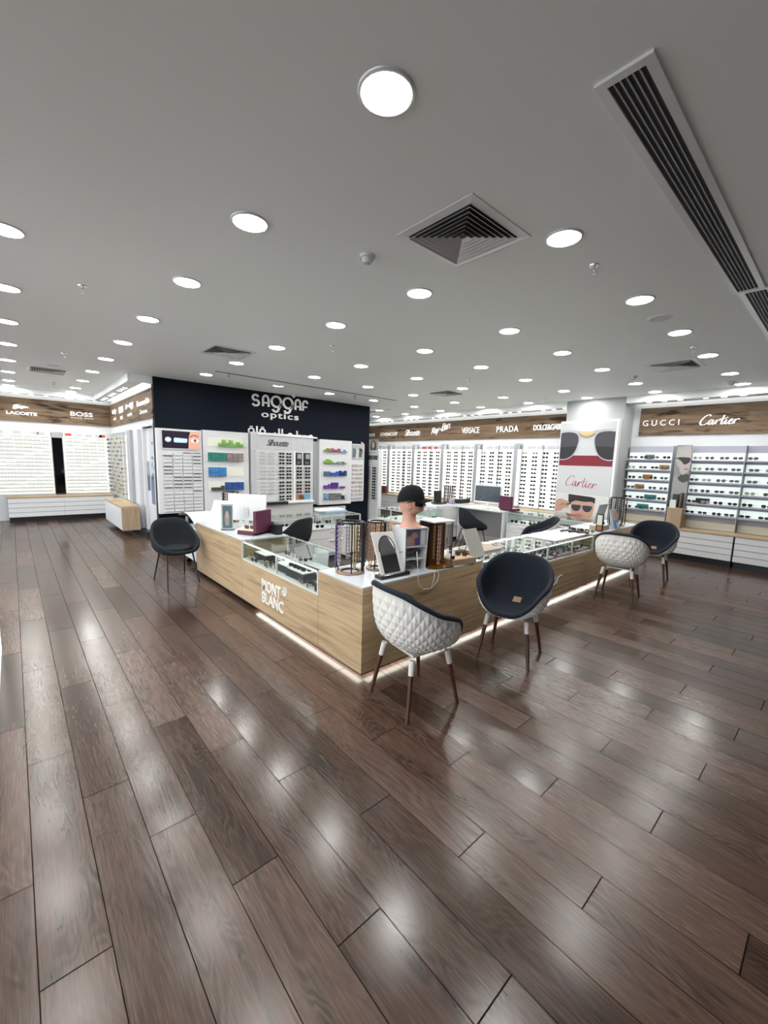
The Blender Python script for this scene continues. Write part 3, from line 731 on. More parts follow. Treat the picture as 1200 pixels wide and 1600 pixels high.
for (x, r, c_, lb) in ((-2.83, 0, (0.12,0.13,0.15), 'grey brand card on the top shelf of the left lit rack'), (-2.55, 1, (0.45,0.27,0.10), 'tan card on second shelf of the left lit rack'), (-2.83, 2, (0.45,0.17,0.03), 'orange card on third shelf of the left lit rack'),
                    (-2.96, 3, (0.5,0.25,0.04), 'amber card on fourth shelf of the left lit rack'), (-2.74, 4, (0.0,0.25,0.24), 'teal card on fifth shelf of the left lit rack'), (-2.86, 5, (0.0,0.27,0.25), 'teal card on lowest shelf of the left lit rack'), (-1.86, 4, (0.01,0.01,0.01), 'black card on fifth shelf of the middle lit rack')):
    zt = 2.03-0.203*r; w2 = .09 if c_[0] > .011 else .11
    t = thing('brand_card', lb, 'card', (x, 9.67, zt-.13), 0, None)
    MB().box(x-w2, x+w2, 9.665, 9.672, zt-.125, zt-.035, cm(c_)).build('card', t); MB().box(x-w2*.5, x+w2*.5, 9.64, 9.665, zt-.133, zt-.122, cm(c_)).build('card_foot', t)

# pedestal with portrait board
t = thing('pedestal', 'oak pedestal standing between the two right-hand lit racks', 'stand', (-2.22, 9.4, 0.6))
MB().box(-2.33, -2.09, 9.33, 9.68, 0.60, 0.97, OAKV).build('body', t, bevel=.003)
MB().box(-2.335, -2.085, 9.325, 9.685, 0.97, 0.985, OAK).build('top_board', t)
t = thing('portrait_board', 'tall board with grey portrait of blonde person in dark sunglasses', 'poster', (-2.22, 9.5, 0.985))
MB().box(-2.34, -2.09, 9.50, 9.53, 0.985, 2.17, cm((0.22,0.23,0.23))).build('board', t)
pl = plane_y(-2.34, 9.50, 1.2); m = MB()
m.poly([(0,.0),(.25,0),(.25,.32),(.19,.38),(.05,.40),(0,.34)], cm((.28,.28,.275)), pl, .002)           # coat
m.poly([(.07,.36),(.10,.30),(.17,.26),(.25,.30),(.25,.42),(.16,.44)], cm((.05,.05,.05)), pl, .003)     # dark collar
m.poly([(.02,.93),(.24,.97),(.25,.75),(.06,.55),(.01,.66)], cm((.36,.355,.34)), pl, .003)               # hair
m.poly(smooth_line([(.07,.86),(.2,.9),(.25,.84),(.25,.55),(.20,.44),(.13,.42),(.08,.55),(.06,.7),(.07,.86)],4)[:-1], cm((.42,.38,.36)), pl, .004)  # face
m.poly(smooth_line([(.05,.74),(.12,.745),(.19,.74),(.24,.73),(.245,.67),(.2,.62),(.15,.61),(.11,.66),(.05,.71),(.05,.74)],4)[:-1], cm((.02,.02,.02)), pl, .005)
m.poly([(.0,.73),(.06,.735),(.06,.715),(0,.71)], cm((.05,.05,.05)), pl, .005)
m.poly(ell(.20,.52,.03,.012,14), cm((.20,.06,.07)), pl, .005)
m.build('portrait', t)
tag(bx(-2.31, -2.21, 9.36, 9.42, .985, 1.13, FROST).build('acrylic_block'), 'small clear block with text on the oak pedestal', 'display block')
tag(bx(-2.29, -2.2, 9.43, 9.49, .985, 1.24, BLK).build('product_box'), 'small black box behind clear block on the oak pedestal', 'box')
t = thing('chain_stand', 'dark patterned chain stand on oak pedestal top', 'stand', (-2.14, 9.42, .985))
MB().cyl((-2.14,9.42,.985), (-2.14,9.42,.997), .045, .045, BLK, 16).build('base', t)
for k in range(5):
    a = k*1.2; MB().cyl((-2.14+.03*math.cos(a), 9.42+.03*math.sin(a), .997), (-2.14+.03*math.cos(a), 9.42+.03*math.sin(a), 1.27), .008, .008, (TORT, BLK, CRM, TORT, BLK)[k], 6).build('strand', t)

# ================================================================== POSTER ON PILLAR
t = thing('light_box_poster', 'tall white poster with giant sunglasses and red script on the pillar', 'poster', (-3.87, 9.28, 0.4))
PX0, PX1 = -4.50, -3.31; PZ0, PZ1 = 0.42, 2.665
MB().box(PX0, PX1+.02, 9.16, 9.30, PZ0-.02, PZ1+.02, ALU).build('frame', t)
MB().box(PX0+.02, PX1-.03, 9.15, 9.16, PZ0, PZ1-.02, cm((.52,.54,.545), .3, emit=0.04)).build('print_face', t)
pl = plane_y(PX0+.03, 9.148, 0); m = MB(); Wd = PX1-PX0-.06
R0, R1 = 1.725, 1.945
m.poly([(0,R0),(Wd,R0),(Wd,R1),(0,R1)], RED, pl, .002)
gl1 = cm((.012,.011,.016), .5); gl2 = cm((.050,.046,.056), .5)
def big_lens(mir):
    f = (lambda u: u) if not mir else (lambda u: Wd-u)
    o = smooth_line([(0,2.44),(.14,2.455),(.28,2.44),(.36,2.40),(.40,2.32),(.40,2.22),(.36,2.07),(.30,1.96),(.20,1.88),(.08,1.85),(0,1.86)], 4)
    pts = [(f(u), v) for u, v in o]; m.poly(pts, gl1, pl, .004)
    up = [(f(u), v) for u, v in o if v > 2.12]+[(f(0), 2.12)]
    up = sorted([p for p in up if p[0] == f(0)], key=lambda p: -p[1])[:1]+[p for p in up if p[0] != f(0)]+[(f(0), 2.12)]
    m.poly(up, gl2, pl, .0045)
    stroke(m, [(f(u), v) for u, v in o], .018, pl, cm((.38,.39,.42), .3, metal=.6), .007)
    stroke(m, [(f(u), v) for u, v in smooth_line([(0,2.475),(.2,2.485),(.36,2.45),(.42,2.40),(.45,2.34)],4)], .012, pl, cm((.38,.39,.42), .3, metal=.6), .007)
    m.poly([(f(u), v) for u, v in ell(.425, 2.17, .022, .05, 14)], cm((.62,.63,.66)), pl, .006)
big_lens(False); big_lens(True)
m.poly([(.36,2.49),(.42,2.46),(.5*Wd,2.45),(Wd-.42,2.46),(Wd-.36,2.49),(Wd-.45,2.40),(Wd-.52,2.36),(.52,2.36),(.45,2.40)], cm((.62,.47,.22), .4), pl, .008)
stroke(m, smooth_line([(.40,2.40),(.47,2.36),(.5*Wd,2.33),(Wd-.47,2.36),(Wd-.40,2.40)],4), .02, pl, cm((.3,.24,.15)), .009)
m.build('sunglasses_print', t)
script_word(MB(), pl, .17, .86, 1.30, 1.52, REDT, wd=.075, depth=.002, rot=-.08).build('red_script', t)
m = MB()
sk = cm((.55,.32,.24)); sk2 = cm((.40,.20,.15)); hr = cm((.015,.012,.012))
m.poly([(0,PZ0+.25),(Wd,PZ0+.25),(Wd,1.10),(0,1.12)], cm((.66,.67,.66)), pl, .002)
m.poly(smooth_line([(.40,.98),(.36,.86),(.36,.72),(.42,.62),(.52,.55),(.66,.54),(.78,.60),(.84,.72),(.85,.9),(.82,1.0),(.6,1.03),(.40,.98)],4)[:-1], sk, pl, .003)
m.poly([(.28,1.10),(.78,1.07),(.86,1.05),(.86,.93),(.80,.97),(.62,.955),(.45,.97),(.37,.93),(.33,.88),(.29,.95)], hr, pl, .005)
m.poly([(.42,.66),(.62,.64),(.66,.665),(.55,.685),(.46,.68)], cm((.45,.17,.15)), pl, .005)
for cx_ in (.47, .71):
    m.poly(smooth_line([(cx_-.105,.87),(cx_,.885),(cx_+.095,.875),(cx_+.09,.80),(cx_+.04,.745),(cx_-.04,.745),(cx_-.095,.80),(cx_-.105,.87)],4)[:-1], cm((.05,.055,.07), .2), pl, .006)
stroke(m, [(.36,.885),(.60,.885),(.82,.885)], .012, pl, cm((.6,.45,.3)), .007)
m.poly(smooth_line([(0,.93),(.08,.98),(.18,.97),(.26,.94),(.31,.95),(.28,.87),(.22,.80),(.14,.72),(.05,.69),(0,.70)],4), sk, pl, .004)
for v in (.90,.85,.80): stroke(m, smooth_line([(.10,v-.02),(.18,v+.02),(.27,v-.01),(.30,v+.03)],4), .03, pl, sk2 if v == .85 else sk, .006)
stroke(m, [(.26,.88),(.36,.885)], .02, pl, hr, .007)
m.poly([(.25,.68),(.75,.60),(.85,.52),(.30,.60)], cm((.28,.12,.10)), pl, .007)
m.build('person_print', t)

# ================================================================== LEFT END WALL RACKS (clear frames)
CLRG = glasses_mesh('g', CLR, glass_mat('clear_lens', (.93,.93,.93)), 0)
for (y0, y1, lb, reds) in ((-0.62, 0.76, 'backlit rack of clear eyeglasses on left end wall, left of dark gap', ()), (1.0, 1.93, 'backlit rack of clear eyeglasses on left end wall, right of dark gap', (.02, .82))):
    t = thing('eyewear_rack', lb, 'display rack', (-13.4, y0, .62), 0, 'backlit racks left end wall')
    MB().box(XL+.003, XL+.08, y0, y1, .64, 2.07, LITC).build('light_panel', t)
    MB().box(XL+.003, XL+.08, y0, y1, 2.07, 2.17, cm((.66,.67,.66))).build('header', t)
    for a in (.05,.27,.5,.74,.82):
        MB().box(XL+.08, XL+.085, y0+(y1-y0)*a, y0+(y1-y0)*a+.13, 2.09, 2.15, cm((.5,.52,.53)) if not (reds and a in (.05,.82)) else cm((.65,.06,.04))).build('name_plate', t)
    for r in range(16):
        z = 2.02-.088*r
        MB().box(XL+.08, XL+.16, y0+.01, y1-.01, z-.004, z+.004, cm((.17,.18,.17))).build('shelf_rail', t)
        n = int((y1-y0)/.17)
        for q in range(n):
            if (r+q) % 7 != 3: merge(REST, CLRG, (XL+.22, y0+.1+q*.168, z+.025), PI/2, 1.0)
t = thing('mirror_strip', 'tall dark mirror strip between the two left end wall racks', 'mirror', (-13.5, .88, .6))
MB().box(XL+.003, XL+.06, .78, .98, .60, 2.03, mat('dark_mirror', (.10,.10,.11), .05, 1.0)).build('dark_glass', t); MB().box(XL+.003, XL+.07, .78, .98, 2.03, 2.17, GREY).build('header', t)

# side wall rack, fin, door
t = thing('eyewear_rack', 'backlit rack with rods of dark frames on short side wall', 'display rack', (-12.2, 2.0, .6))
MB().box(-13.2, -11.0, YS-.08, YS-.003, .62, 2.12, LIT).build('light_panel', t); MB().box(-13.2, -11.0, YS-.08, YS-.003, 2.12, 2.22, LGREY).build('header', t)
for k, xx in enumerate((-13.0, -12.6, -12.2, -11.8, -11.4)):
    MB().box(xx-.01, xx+.01, YS-.14, YS-.08, .62, 2.18, GREY).build('upright_rod', t)
for r in range(14):
    z = 2.03-.0985*r
    for k in range(9):
        merge(REST, SIMPLE[(k*5+r) % 4] if k < 2 else SIMPLE[4 if (k+r) % 3 else 0], (-13.0+k*.22, YS-.2, z), random.uniform(-.1, .1), 1.05)
tag(REST.build('sunglasses_rest'), 'remaining small sunglasses and clear eyeglasses on the distant backlit racks', 'sunglasses', kind='stuff').name = 'eyewear_on_distant_racks'
t = thing('mirror_fin', 'broad grey upright fin beside the floating oak cabinet', 'mirror', (-10.6, 2.0, .05))
MB().box(-10.98, -10.62, YS-.13, YS-.003, .60, 2.2, GREY).build('fin_body', t); MB().box(-10.62, -10.2, YS-.07, YS-.003, .06, 2.2, LGREY).build('side_panel', t)
t = thing('drawer_cabinet', 'floating white cabinet with oak top and side on short side wall', 'cabinet', (-11.0, 1.8, .1))
MB().box(-12.0, -9.93, 1.60, 1.93, .575, .61, OAK).build('oak_top', t); MB().box(-9.97, -9.93, 1.60, 1.93, .11, .575, OAKV).build('side_panel', t)
MB().box(-11.98, -9.97, 1.62, 1.93, .11, .575, LAMI).build('body', t)
for k in range(2): MB().box(-11.98+k*1.005, -10.98+k*1.005, 1.60, 1.62, .115, .57, LAMI).build('drawer_front', t)
MB().box(-11.3, -10.9, 1.585, 1.6, .50, .51, ALU).build('handle', t)
tag(bx(-13.4, -9.6, 1.98, YS-.003, 0, .10, BLACK).build('skirting'), 'black skirting along the short side wall', 'skirting')
d = MB().box(-9.98, -9.16, YS+.05, YS+.09, .02, 2.22, LAMI)
struct('door_1', d)
struct('trim_5', MB().box(-10.02, -9.98, YS-.015, YS+.05, 0, 2.28, ALU).box(-9.16, -9.12, YS-.015, YS+.05, 0, 2.28, ALU).box(-9.98, -9.16, YS-.015, YS+.05, 2.24, 2.28, ALU))
t = thing('door_poster', 'blue-grey floral poster hanging on the side door', 'poster', (-9.42, YS+.04, .7))
MB().box(-9.66, -9.2, YS+.035, YS+.05, .68, 2.19, cm((.50,.56,.60))).build('sheet', t)
m = MB(); pl = plane_y(-9.66, YS+.035, .68); rnd = random.Random(4)
m.poly([(0,0),(.46,0),(.46,.55),(.3,.7),(.15,.5),(0,.6)], cm((.12,.17,.27)), pl, .002)
for k in range(16):
    cx_, cz_ = rnd.uniform(.08,.4), rnd.uniform(.5,1.05); a = rnd.uniform(0,PI)
    m.poly([(cx_+math.cos(a+q)*rr, cz_+math.sin(a+q)*rr*1.4) for q, rr in ((0,.07),(1.6,.02),(3.1,.06),(4.7,.02))], cm((.03,.05,.13)), pl, .003)
m.poly([(.2,1.2),(.26,1.2),(.26,1.26),(.2,1.26)], BLACK, pl, .003)
m.build('print', t)
MB().box(-9.72, -9.70, YS-.02, YS+.03, .95, 1.55, CHROME).build('pull_handle', None, world=False).name = 'door_1_handle'
o = bpy.data.objects['door_1_handle']; o.parent = bpy.data.objects['door_1']; o.name = 'door_handle'

# ================================================================== BLACK WALL UNITS
XF = XB+.10     # front of the units
def case(y0, y1, z0, z1, label, dep=.12):
    t = thing('wall_case', label, 'display case', (XB, y0, z0))
    b = MB(); b.box(XB+.003, XB+dep-.005, y0, y1, z0, z1, LAMI); b.build('body', t)
    return t
# left case: screen + white drawers
tA = case(2.05, 2.86, .56, 2.19, 'left white wall case with screen above white slot drawers')
MB().box(XB+.115, XB+.135, 2.12, 2.83, 1.80, 2.17, ALU).build('screen_frame', tA)
scr = MB().box(XB+.135, XB+.14, 2.14, 2.81, 1.825, 2.15, mat('ad_dark', (.012,.010,.018), .2, emit=.02, ecol=(.5,.3,.5)))
pl = plane_x(XB+.14, 2.14, 1.825)
lum = lambda c, e=.5: mat('glow_%03d_%03d_%03d' % tuple(int(x*255) for x in c), c, .4, emit=e, ecol=c)
scr.poly([(.46,0),(.67,0),(.67,.325),(.50,.325),(.47,.2)], lum((.50,.24,.18)), pl, .002)
scr.poly(smooth_line([(.50,.16),(.56,.20),(.62,.19),(.66,.15),(.60,.12),(.53,.13),(.50,.16)],4)[:-1], lum((.75,.62,.58)), pl, .003)
scr.poly(ell(.585,.16,.03,.032,14), lum((.12,.045,.02)), pl, .004)
stroke(scr, smooth_line([(.49,.22),(.56,.26),(.65,.24)],4), .014, pl, BLACK, .003)
scr.poly(ell(.10,.16,.055,.048,18), lum((.30,.50,.75)), pl, .003)
scr.poly(ell(.10,.16,.035,.030,18), lum((.60,.75,.9)), pl, .004)
scr.poly([(.20,.12),(.22,.11),(.42,.11),(.44,.13),(.44,.19),(.22,.20),(.20,.18)], lum((.35,.55,.80)), pl, .003)
letters(scr, 'alcon12', pl, .23, .41, .13, .175, SIGNW, depth=.005, shear=.2)
scr.build('advert_screen', tA)
dr = MB(); rnd = random.Random(11)
MB().box(XB+.115, XB+.118, 2.13, 2.83, .58, 1.76, cm((.60,.61,.62))).build('slot_backing', tA)
for c_ in range(4):
    ya = 2.13+c_*.177
    for r in range(17):
        zz = .60+r*.068; lid = rnd.random() < .35 and r > 4
        MB().box(XB+.118, XB+(.150 if not lid else .135), ya+.005, ya+.165, zz, zz+.045, LAMI).build('slot_drawer', tA)
        if lid: dr.box(XB+.118, XB+.145, ya+.02, ya+.16, zz+.046, zz+.060, cm((.10,.10,.10)))
dr.build('dark_slots', tA)
# lit niche cases
def niche(t, y0, y1, z0, z1, nm='lit_niche'):
    MB().box(XB+.118, XB+.121, y0, y1, z0, z1, NICHE).build(nm, t)
def boxes(y0, y1, z0, z1, ny, nz, cols, label, grp, fill=1.0, rag=0):
    rnd = random.Random(int(y0*977+z0*131)); dy = (y1-y0)/ny; dz = (z1-z0)/nz; first = None
    for i in range(ny):
        top = nz-(rnd.randint(0, rag) if rag else 0)
        for j in range(top):
            c_ = cols[rnd.randrange(len(cols))]
            o = MB().box(0, .05, 0, dy*.93, 0, dz*.92, cm(c_)).build('lens_box')
            o.location = (XB+.121, y0+i*dy, z0+j*dz)
            tag(o, label, 'box', grp)
tB = case(2.88, 3.83, .50, 2.21, 'white wall case with four lit niches of lens boxes')
NB = [(2.96, 3.71, 1.895, 2.07), (2.96, 3.71, 1.60, 1.78), (2.96, 3.71, 1.285, 1.48), (2.96, 3.71, .99, 1.18)]
for q in NB: niche(tB, *q)
boxes(3.18, 3.70, 1.90, 2.04, 7, 4, [(.20,.42,.08),(.28,.50,.14),(.12,.30,.06)], 'small green lens box in top niche of the four-niche case', 'green boxes top niche', rag=2)
boxes(2.97, 3.33, 1.60, 1.77, 5, 5, [(.0,.16,.13),(.01,.20,.16)], 'teal lens box in second niche of the four-niche case', 'teal boxes second niche')
boxes(3.345, 3.70, 1.60, 1.77, 3, 5, [(.28,.22,.22),(.22,.17,.17)], 'greyish pink lens box right in second niche of four-niche case', 'pink-grey boxes second niche')
boxes(2.97, 3.33, 1.285, 1.47, 6, 4, [(.03,.17,.42),(.04,.22,.52)], 'bright blue lens box in third niche of four-niche case', 'blue boxes third niche')
boxes(3.02, 3.28, .99, 1.09, 4, 3, [(.03,.05,.05),(.05,.08,.06)], 'dark lens box left in lowest niche of the four-niche case', 'dark boxes lowest niche', rag=1)
boxes(3.30, 3.70, .99, 1.16, 3, 5, [(.02,.07,.25),(.02,.10,.32)], 'deep blue lens box in lowest niche of the four-niche case', 'deep blue boxes lowest niche')
for q, y_ in ((0,3.35),(1,3.30),(2,3.2),(2,3.5)): pass
tC = case(5.62, 6.60, .56, 2.18, 'white wall case with five lit niches of coloured boxes', .13)
MB().box(XB+.003, XB+.05, 5.50, 5.62, .58, 2.12, GREY).build('side_return', tC)
NC = [(5.73,6.45,1.885,2.035),(5.73,6.45,1.59,1.755),(5.73,6.45,1.285,1.455),(5.73,6.45,.97,1.16),(5.73,6.45,.68,.875)]
for q in NC: niche(tC, *q)
boxes(5.74, 5.95, 1.885, 1.97, 3, 2, [(.45,.28,.10),(.20,.22,.05)], 'ochre lens box left in top niche of the five-niche case', 'ochre boxes', rag=1)
boxes(5.96, 6.22, 1.885, 1.975, 4, 3, [(.40,.08,.22),(.33,.06,.16)], 'magenta lens box in top niche of the five-niche case', 'magenta boxes', rag=1)
boxes(6.23, 6.44, 1.885, 1.95, 4, 2, [(.08,.30,.50),(.12,.38,.6)], 'sky blue lens box in top niche of the five-niche case', 'sky blue boxes', rag=1)
boxes(5.74, 6.0, 1.59, 1.70, 4, 3, [(.13,.30,.04),(.25,.42,.10)], 'lime lens box in second niche of the five-niche case', 'lime boxes', rag=1)
boxes(6.01, 6.42, 1.59, 1.65, 6, 2, [(.10,.12,.12),(.25,.28,.26)], 'grey lens box in second niche of the five-niche case', 'grey boxes', rag=1)
boxes(5.74, 5.93, 1.285, 1.40, 4, 3, [(.06,.14,.22)], 'slate lens box in third niche of the five-niche case', 'slate boxes')
boxes(5.94, 6.18, 1.285, 1.40, 3, 4, [(.02,.10,.42)], 'cobalt lens box in third niche of the five-niche case', 'cobalt boxes', rag=1)
boxes(6.20, 6.43, 1.285, 1.42, 3, 4, [(.01,.02,.16)], 'dark navy lens box in third niche of the five-niche case', 'navy boxes', rag=1)
boxes(5.74, 5.93, .97, 1.08, 3, 4, [(.11,.03,.28),(.14,.05,.33)], 'purple lens box left in fourth niche of five-niche case', 'purple boxes left', rag=1)
boxes(5.96, 6.17, .97, 1.12, 3, 4, [(.09,.02,.26)], 'purple lens box mid in fourth niche of five-niche case', 'purple boxes middle')
boxes(6.23, 6.38, .97, 1.02, 2, 2, [(.12,.03,.24)], 'short purple lens box right in fourth niche of five-niche case', 'purple boxes right')
boxes(5.74, 5.86, .69, .85, 2, 4, [(.10,.25,.42),(.3,.42,.5)], 'pale blue box left in lowest niche of five-niche case', 'pale blue boxes', rag=1)
boxes(5.90, 6.26, .69, .85, 4, 3, [(.12,.14,.15),(.18,.19,.20)], 'grey carton in lowest niche of five-niche case', 'grey cartons')
boxes(6.28, 6.44, .69, .83, 2, 3, [(.02,.02,.02),(.6,.6,.6)], 'black and white box in lowest niche of five-niche case', 'mono boxes')
tD = case(6.61, 7.06, .60, 2.12, 'narrow white rack of pale frames at right end of black wall', .08)
MB().box(XB+.08, XB+.085, 6.64, 7.02, 1.72, 2.10, cm((.36,.42,.42))).build('photo_panel', tD)
m = MB(); pl = plane_x(XB+.085, 6.64, 1.72)
for a, b_, c_ in ((.02,.05,(.10,.14,.15)),(.12,.03,(.55,.56,.56)),(.22,.06,(.08,.10,.12)),(.28,.22,(.50,.40,.34))): m.poly([(a,b_),(a+.1,b_),(a+.12,b_+.2),(a+.02,b_+.25)], cm(c_), pl, .002)
m.build('photo_print', tD)
for c_ in range(3):
    for r in range(9): MB().box(XB+.08, XB+.10, 6.65+c_*.13, 6.75+c_*.13, .66+r*.11, .70+r*.11, cm((.50,.46,.45))).build('holder', tD)

# ribbed metal rack in the centre
t = thing('ribbed_rack', 'ribbed silver rack with sunglasses windows on black wall centre', 'display rack', (XB, 3.86, .1))
MB().box(XB+.003, XB+.16, 3.87, 5.42, .08, 2.24, ALU).build('body', t)
rb = MB()
for k in range(50):
    y = 3.89+k*.0305; rb.box(XB+.16, XB+.168, y, y+.014, 1.88, 2.22, LGREY)
for k in range(5): rb.box(XB+.16, XB+.17, 3.875+k*.022, 3.887+k*.022, .1, 1.87, LGREY)
rb.build('ribbing', t)
MB().box(XB+.05, XB+.19, 4.0, 5.52, 2.185, 2.215, SIGNP).build('light_bar', t)
pl = plane_x(XB+.17, 0, 0)
letters(MB(), 'Silhouette', pl, 4.22, 4.76, 1.96, 2.10, cm((.08,.085,.09)), depth=.004, shear=.5, bold=.01, space=.8).build('dark_script', t)
WIN = [(4.02,4.42),(4.46,4.86)]; ROWZ = [(1.54,1.83),(1.21,1.51),(.87,1.18)]
wl = cm((.66,.68,.67))
for (za, zb) in ROWZ:
    for (ya, yb) in WIN: MB().box(XB+.16, XB+.165, ya, yb, za, zb, wl).build('window_panel', t)
MB().box(XB+.16, XB+.165, 4.02, 4.86, .72, .85, wl).build('window_panel', t)
for k, (za, zb) in enumerate(ROWZ):
    for (ya, yb) in ((4.93,5.11),(5.15,5.34)):
        p = MB().box(XB+.16, XB+.165, ya, yb, za, zb, BLACK if k == 0 else cm((.50,.51,.50)))
        if k == 0:
            p.box(XB+.165, XB+.168, ya+.06, yb-.02, za+.15, zb-.03, cm((.35,.36,.38))); p.box(XB+.165, XB+.168, ya+.05, yb-.05, za+.03, za+.09, cm((.10,.13,.13)))
        p.build('picture_window' if k == 0 else 'window_panel', t)
MB().box(XB+.16, XB+.20, 4.88, 4.92, .70, 1.86, SIGNP).build('mullion', t)
p = MB().box(XB+.16, XB+.165, 4.93, 5.34, .72, .85, cm((.15,.38,.52))); pl2 = plane_x(XB+.165, 4.93, .72)
p.poly([(0,0),(.22,0),(.24,.13),(0,.13)], cm((.45,.24,.13)), pl2, .002); p.poly([(.08,.02),(.2,.0),(.26,.03),(.2,.12),(.10,.11)], cm((.12,.05,.03)), pl2, .003); p.build('photo_strip', t)
MB().box(XB+.16, XB+.26, 4.1, 4.7, .64, .70, BLACK).build('ledge', t); MB().box(XB+.16, XB+.24, 4.7, 5.4, .66, .70, SIGNP).build('ledge', t)
wn = ['left', 'second', 'third', 'right']
for k, (za, zb) in enumerate(ROWZ+[(.72,.85)]):
    rows = 4 if k < 3 else 2
    for r in range(rows):
        z = zb-(zb-za)*(r+.5)/rows
        for q, yy in enumerate((4.57, 4.75)):
            simple_glasses([1,0,3][(r+q) % 3], (XB+.20, yy, z), PI/2, 'dark sunglasses in ribbed rack, %s window block, %s row, %s column' % (ORD[k], ORD[r], ('left', 'right')[q]), 'sunglasses in ribbed rack centre', .98)
        if k in (1, 2):
            for q, yy in enumerate((5.02, 5.245)):
                simple_glasses([5,3,0][(r+q) % 3], (XB+.20, yy, z), PI/2-.2, 'brownish sunglasses in right windows of ribbed rack, %s block, %s row, %s column' % (ORD[k], ORD[r], ('left', 'right')[q]), 'sunglasses in ribbed rack right', 1.0)
        if k < 3:
            for q, yy in enumerate((4.12, 4.32)):
                o = simple_glasses(6, (XB+.20, yy, z), PI/2, 'pale rimless eyeglasses in left windows of ribbed rack, %s block, %s row, %s column' % (ORD[k], ORD[r], ('left', 'right')[q]), 'eyeglasses in ribbed rack left', .98)
# low racks under the five-niche case
t = thing('low_wall_rack', 'low grey ribbed rack under the five-niche case', 'display rack', (XB, 5.6, 0))
MB().box(XB+.003, XB+.10, 5.52, 6.45, .06, .50, cm((.50,.51,.51))).build('body', t)
for k in range(16): MB().box(XB+.10, XB+.115, 5.54+k*.057, 5.565+k*.057, .08, .48, LAMI).build('rib', t)

# tall gold-edged sunglasses stand at the end of the black wall
t = thing('floor_stand', 'tall white floor stand with gold edge holding sunglasses columns', 'display stand', (-8.75, 7.36, 0))
MB().box(-9.20, -9.13, 7.33, 7.50, 0.0, 1.98, GOLD).build('gold_edge', t)
MB().box(-9.13, -8.62, 7.36, 7.48, 0.0, 1.98, LAMI).build('panel', t)
MB().box(-9.22, -8.58, 7.30, 7.60, 0.0, 0.03, LAMI).build('base', t)
p = MB().box(-9.08, -8.66, 7.35, 7.36, 1.72, 1.84, cm((.20,.26,.20)))
for a in (-9.05,-8.95,-8.82,-8.74): p.box(a, a+.05, 7.345, 7.35, 1.73, 1.83, cm((.03,.05,.04)))
p.build('photo_strip', t)
letters(MB(), 'POLAR VIEW', plane_y(0, 7.358, 0), -9.06, -8.70, 1.90, 1.93, cm((.4,.4,.6)), depth=.003).build('small_lettering', t)
REST2 = MB()
for r in range(12):
    z = 1.50-r*.075
    for q, xx in enumerate((-9.02, -8.74)):
        if q == 0 and r > 4: k = 4
        else: k = 1
        merge(REST2, SIMPLE[k], (xx, 7.30, z), 0, 1.1)
_o = REST2.build('x', None); _m = bpy.data.objects['eyewear_on_distant_racks']
REST_ADD = _o
t = thing('portrait_sign', 'small portrait photo of dark-haired person standing above gold-edged stand', 'poster', (-9.0, 7.55, 1.98))
MB().box(-9.28, -8.86, 7.52, 7.54, 1.98, 2.28, cm((.30,.32,.33))).build('board', t)
m = MB(); pl = plane_y(-9.28, 7.52, 1.98)
m.poly(smooth_line([(.12,.0),(.10,.12),(.14,.24),(.22,.28),(.31,.24),(.34,.12),(.33,0)],4), cm((.06,.035,.03)), pl, .002)
m.poly(smooth_line([(.17,.10),(.165,.18),(.22,.25),(.275,.18),(.27,.10),(.22,.04),(.17,.10)],4)[:-1], cm((.60,.40,.32)), pl, .003)
for a in (.195,.245): m.poly(ell(a,.155,.012,.006,8), BLACK, pl, .004)
m.poly(ell(.22,.085,.018,.006,8), cm((.45,.12,.12)), pl, .004); m.build('portrait', t)
_bm = bmesh.new(); _bm.from_mesh(_m.data); _off = len(_m.data.materials)
_mats = list(_m.data.materials); _map = {}
for i_, mm in enumerate(REST_ADD.data.materials):
    if mm.name not in [x.name for x in _mats]: _m.data.materials.append(mm); _mats.append(mm)
    _map[i_] = [x.name for x in _mats].index(mm.name)
for po in REST_ADD.data.polygons: po.material_index = _map[po.material_index]
_bm.from_mesh(REST_ADD.data); _bm.to_mesh(_m.data); _bm.free(); bpy.data.objects.remove(REST_ADD)

# ================================================================== COUNTER ISLAND
ZTOP = .752; ZG = .535
def oak_module(x0, x1, y0, y1, name, label, top=True, grp=None, zt=ZTOP):
    t = thing(name, label, 'counter', ((x0+x1)/2, (y0+y1)/2, 0), 0, grp)
    MB().box(x0, x1, y0, y1, .052, zt-.012, OAK).build('carcass', t)
    MB().box(x0+.08, x1-.08, y0+.08, y1-.08, 0, .052, BLACK).build('plinth', t)
    MB().box(x0-.001, x1+.001, y0-.001, y1+.001, .044, .052, BLACK).build('bottom_edge', t)
    if top: MB().box(x0, x1, y0, y1, zt-.012, zt, TOPW).build('top', t)
    return t
YF, XR = 1.907, -2.38
a1 = oak_module(-6.25, -4.64, YF, 2.50, 'oak_counter', 'left oak counter with white top, under the white display cards')
a2 = oak_module(-4.636, -3.004, YF, 2.50, 'showcase_counter', 'oak counter with glass showcase and white raised lettering on front', top=False, zt=ZG)
a3 = thing('corner_counter', 'oak corner counter with white top nearest the camera', 'counter', (-2.7, 2.5, 0))
MB().box(-3.0, XR, YF, 3.42, .052, ZTOP-.012, OAK).build('carcass', a3); MB().box(-3.0, XR+.001, YF-.001, 3.42, .044, .052, BLACK).build('bottom_edge', a3); MB().box(-2.92, XR-.08, YF+.08, 3.40, 0, .044, BLACK).build('plinth', a3)
MB().box(-3.0, XR, YF, 3.42, ZTOP-.012, ZTOP, TOPW).build('top', a3)
a4 = oak_module(-2.97, XR, 3.425, 6.12, 'showcase_counter', 'long oak counter with glass showcase behind the two middle chairs', top=False, zt=ZG)
